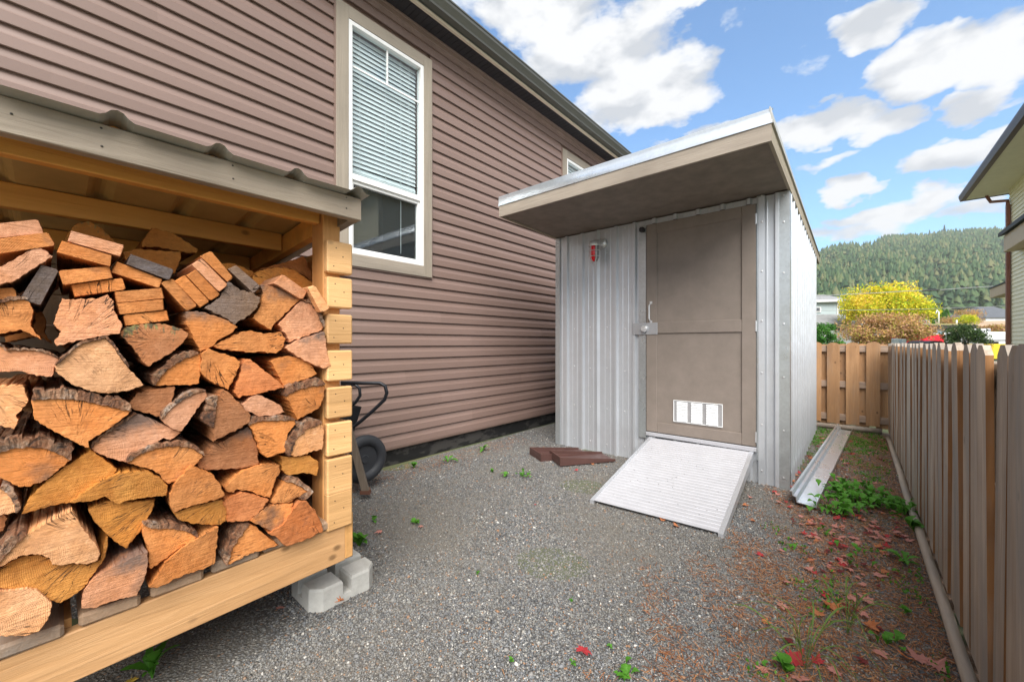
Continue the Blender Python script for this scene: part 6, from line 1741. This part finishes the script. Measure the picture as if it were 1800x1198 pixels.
def needles():
    r = np.random.default_rng(19)
    N = 120000
    x = r.uniform(-1.6, .28, N); y = r.uniform(1.0, 7.0, N)
    nz = np.sin(x * 7 + 1) * np.sin(y * 5 + x * 3) * .5 + np.sin(x * 17 + y * 11) * .3
    w = np.clip((x + .78) * 1.1 + nz * .45 - (y - 1.5) * .10, 0, .75)
    ok = (r.uniform(0, 1, N) < w) & ~((x > -2.74) & (x < -.40) & (y > 3.96)) & ~((x > -1.6) & (x < -.62) & (y > 2.6) & (y < 4))
    x, y = x[ok][:26000], y[ok][:26000]
    ex = r.uniform(-3.38, -3.1, 1500); ey = r.uniform(.9, 3.9, 1500) ; x = np.concatenate([x, ex + (r.uniform(0, 1, 1500) ** 2) * .25]); y = np.concatenate([y, ey])
    n = len(x); a = r.uniform(0, 6.28, n); L = r.uniform(.006, .022, n); w = r.uniform(.0006, .0014, n)
    z = gz(x, y) + r.uniform(.006, .012, n)
    dx, dy = np.cos(a) * L, np.sin(a) * L; px_, py_ = -np.sin(a) * w, np.cos(a) * w
    zz = r.uniform(-.004, .004, n)
    V = np.stack([np.stack([x - dx - px_, y - dy - py_, z - zz], 1), np.stack([x + dx - px_, y + dy - py_, z + zz], 1), np.stack([x + dx + px_, y + dy + py_, z + zz + .0005], 1), np.stack([x - dx + px_, y - dy + py_, z - zz + .0005], 1)], 1)
    o = link('needle_litter', np_mesh('needle_litter', V.reshape(-1, 3), np.arange(n * 4).reshape(n, 4), M['f_needle'])); stuff(o)
    tag(o, 'rust brown dry needles littering the gravel towards the fence', 'needle litter')
needles()

# ------------------------------------------------------------------ fallen maple leaves, each its own object
def maple(seed):
    r = random.Random(seed)
    base = [(0, -.35), (.07, -.18), (.38, -.30), (.30, -.10), (.62, .02), (.42, .10), (.60, .42), (.34, .34), (.22, .42), (.16, .62), (.0, .95), (-.16, .62), (-.22, .42), (-.34, .34), (-.60, .42), (-.42, .10), (-.62, .02), (-.30, -.10), (-.38, -.30), (-.07, -.18)]
    c1, c2 = r.uniform(-.9, 1.4), r.uniform(-.8, 1.2)
    vs = [(0, .1, 0)]
    for x, y in base:
        x *= r.uniform(.85, 1.12); y *= r.uniform(.9, 1.1)
        vs.append((x, y, c1 * x * x * .9 + c2 * y * abs(y) * .5 + r.uniform(-.04, .04)))
    n = len(base)
    fs = [(0, 1 + i, 1 + (i + 1) % n) for i in range(n)]
    m = min(v[2] for v in vs)
    vs = [(x, y, z - m) for x, y, z in vs]
    o = len(vs); vs += [(-.012, -.35, -m + .0), (.012, -.35, -m), (.05, -.85, .02), (.03, -.86, .02)]; fs.append((o, o + 1, o + 2, o + 3))
    return vs, fs
LEAFM = {}
for cname in ('red', 'pink', 'orange', 'dark', 'yellow'):
    LEAFM[cname] = []
    for k in range(5):
        mb = MB(); mb.add(*maple(k * 7 + len(cname))); LEAFM[cname].append(mb.mesh('maple_leaf', M['leaf_' + cname]))
CW = {'red': 'bright red', 'pink': 'dusty pink', 'orange': 'pale orange', 'dark': 'dark maroon', 'yellow': 'yellow'}
def leaf(u, v, col, size, label, seed, z=.009):
    q = P(u, v, Z=z); r = random.Random(seed)
    o = link('maple_leaf', r.choice(LEAFM[col]), None, (q.x, q.y, z + r.uniform(0, .003)), (R(r.uniform(-14, 14)), R(r.uniform(-14, 14)), r.uniform(0, 6.28)))
    s = size * 1.2 * r.uniform(.85, 1.15); o.scale = (s, s, s)
    tag(o, label, 'leaf', 'fallen maple leaves'); return o
single = [(1025, 1143, 'red', .042, 'lone bright red maple leaf in the open gravel at the bottom middle'), (1148, 757, 'dark', .02, None), (493, 1068, 'pink', .022, 'pink maple leaf on dark soil beside the concrete block'),
 (1164, 914, 'orange', .026, 'pale orange leaf at the middle of the ramp foot'), (1190, 925, 'orange', .032, 'larger pale orange leaf at the ramp foot, right of the smaller one'), (942, 887, 'red', .014, 'tiny bright red leaf far out in the open gravel'),
 (1484, 992, 'red', .040, 'vivid crimson leaf at the centre of the drift in front of the weed bed'), (1487, 1070, 'dark', .048, 'large maroon leaf behind the second grass tuft'), (1462, 1065, 'orange', .05, 'large pale leaf left of the maroon one behind the second grass tuft'),
 (1440, 1080, 'orange', .042, 'pale orange leaf with long points left of the second grass tuft'), (1395, 1162, 'red', .045, 'rosy red leaf beside the nearest grass tuft'), (1383, 1130, 'dark', .035, 'maroon leaf above the nearest grass tuft'),
 (1345, 1178, 'pink', .034, 'pink leaf left of the nearest grass tuft'), (1375, 1063, 'pink', .032, 'long pink leaf alone between the ramp and the grass tufts'), (1343, 1092, 'orange', .026, 'curled orange leaf left of the second grass tuft'),
 (1386, 1026, 'pink', .03, 'pink leaf alone in the gravel right of the ramp'), (1376, 968, 'pink', .026, 'faded pink leaf just right of the ramp foot'), (1339, 975, 'red', .034, 'red and pink leaf in the gravel below the ramp corner'),
 (1325, 916, 'orange', .026, 'orange leaf beside the ramp side rail'), (1308, 888, 'orange', .03, 'upright orange leaf against the ramp side'), (1410, 921, 'pink', .026, 'coppery leaf in the gravel before the channel end'),
 (1541, 1010, 'pink', .036, 'pale pink leaf on the brown needles near the fence'), (1520, 1029, 'pink', .024, 'small pink leaf on the brown needles'), (1527, 1098, 'orange', .04, 'pale orange leaf right of the second grass tuft'), (1547, 1108, 'dark', .026, 'maroon leaf tucked beside the pale one right of the second grass tuft'),
 (1620, 1160, 'pink', .052, 'large mauve pink leaf near the fence pole at the bottom right'), (1645, 1172, 'pink', .05, 'largest mauve pink leaf touching its neighbour near the fence pole'), (1592, 1155, 'orange', .038, 'tan leaf left of the mauve pair near the fence pole'), (1545, 1145, 'pink', .03, 'dull pink leaf left of the tan one'),
 (1519, 1165, 'dark', .03, 'curled maroon leaf at the bottom near the fence'), (1405, 1190, 'pink', .045, 'pink leaf under the nearest grass tuft'), (1465, 1185, 'pink', .032, 'coppery pink leaf right of the nearest grass tuft'), (1436, 1163, 'red', .03, 'small rosy leaf in the nearest grass tuft'),
 (1530, 1058, 'pink', .045, 'long pink leaf right of the maroon one behind the second grass tuft'), (1498, 1052, 'pink', .034, 'pinkish leaf behind the large maroon one'), (1452, 1048, 'red', .03, 'small rose leaf behind the pale one'), (995, 815, 'pink', .022, 'pink leaf in front of the nearer splash block'),
 (1014, 826, 'red', .024, 'reddish leaf cluster below the nearer splash block'), (1042, 816, 'orange', .018, 'small orange leaf at the side of the nearer splash block'), (668, 936, 'pink', .03, 'pink leaf beside the broad leaved weed behind the wood store'), (740, 926, 'pink', .024, 'small pink leaf beside the clover like weed'),
 (230, 1196, 'yellow', .035, 'yellow leaf under the front beam of the wood store'), (601, 1056, 'orange', .03, 'orange leaf wedged in the slot of the concrete block')]
for i, (u, v, c, s, lb) in enumerate(single):
    if lb: leaf(u, v, c, s, lb, 200 + i, .05 if 'slot' in lb else .010)
r = random.Random(99)
zones = [('in the drift by the channel end', 1390, 1600, 895, 950, 108, ('red', 'pink', 'dark', 'pink', 'pink', 'orange'), .030),
         ('in front of the weed bed', 1420, 1560, 950, 1010, 50, ('pink', 'orange', 'red', 'pink', 'dark'), .030),
         ('between shed side and channel', 1392, 1440, 760, 862, 22, ('pink', 'red', 'dark', 'orange'), .032),
         ('before the far fence', 1470, 1575, 770, 850, 34, ('red', 'pink', 'dark', 'pink'), .032),
         ('at the shed foot', 1318, 1400, 862, 892, 10, ('red', 'pink', 'orange'), .028),
         ('on the gravel by the fence', 1440, 1680, 1010, 1190, 16, ('pink', 'orange', 'dark'), .024)]
sd_ = 500
for (where, u0, u1, v0, v1, n, cols, s) in zones:
    for k in range(n):
        u, v = r.uniform(u0, u1), r.uniform(v0, v1)
        if 'shed side' in where:
            y = r.uniform(3.9, 6.6); x = r.uniform(-.42, -.36) + (y - 3.9) * .03
            c = r.choice(cols); sd_ += 1
            o = leaf(1400, 860, c, s, f"{CW[c]} leaf {where}, {('nearest', 'near', 'far', 'farthest')[min(3, int((y - 3.9) / .68))]} stretch", sd_); o.location = (x, y, .012); continue
        if 'drift' in where and v < 905 and u < 1440: v += 20
        q = P(u, v, Z=0)
        if q.x > .25: continue
        c = r.choice(cols); sd_ += 1
        fu, fv = (u - u0) / (u1 - u0), (v - v0) / (v1 - v0)
        spot = ('left', 'middle', 'right')[min(2, int(fu * 3))] + (' far', ' centre', ' near')[min(2, int(fv * 3))]
        big_ = r.uniform(.65, 1.35)
        leaf(u, v, c, s * .8 * big_, f"{'small' if big_ < .9 else 'large' if big_ > 1.12 else 'middling'} {CW[c]} leaf {where}, {spot} part", sd_)

# ------------------------------------------------------------------ pale autumn air
t = bpy.data.materials.new('haze'); t.use_nodes = True
t.node_tree.nodes.clear()
pv = t.node_tree.nodes.new('ShaderNodeVolumePrincipled'); pv.inputs['Density'].default_value = .00032
pv.inputs['Color'].default_value = (.93, .96, 1, 1); pv.inputs['Anisotropy'].default_value = .2
om = t.node_tree.nodes.new('ShaderNodeOutputMaterial'); t.node_tree.links.new(pv.outputs[0], om.inputs['Volume'])
mb = MB(); mb.box(-1700, 1700, -1700, 1700, -2, 260); stuff(part('haze', mb, t))
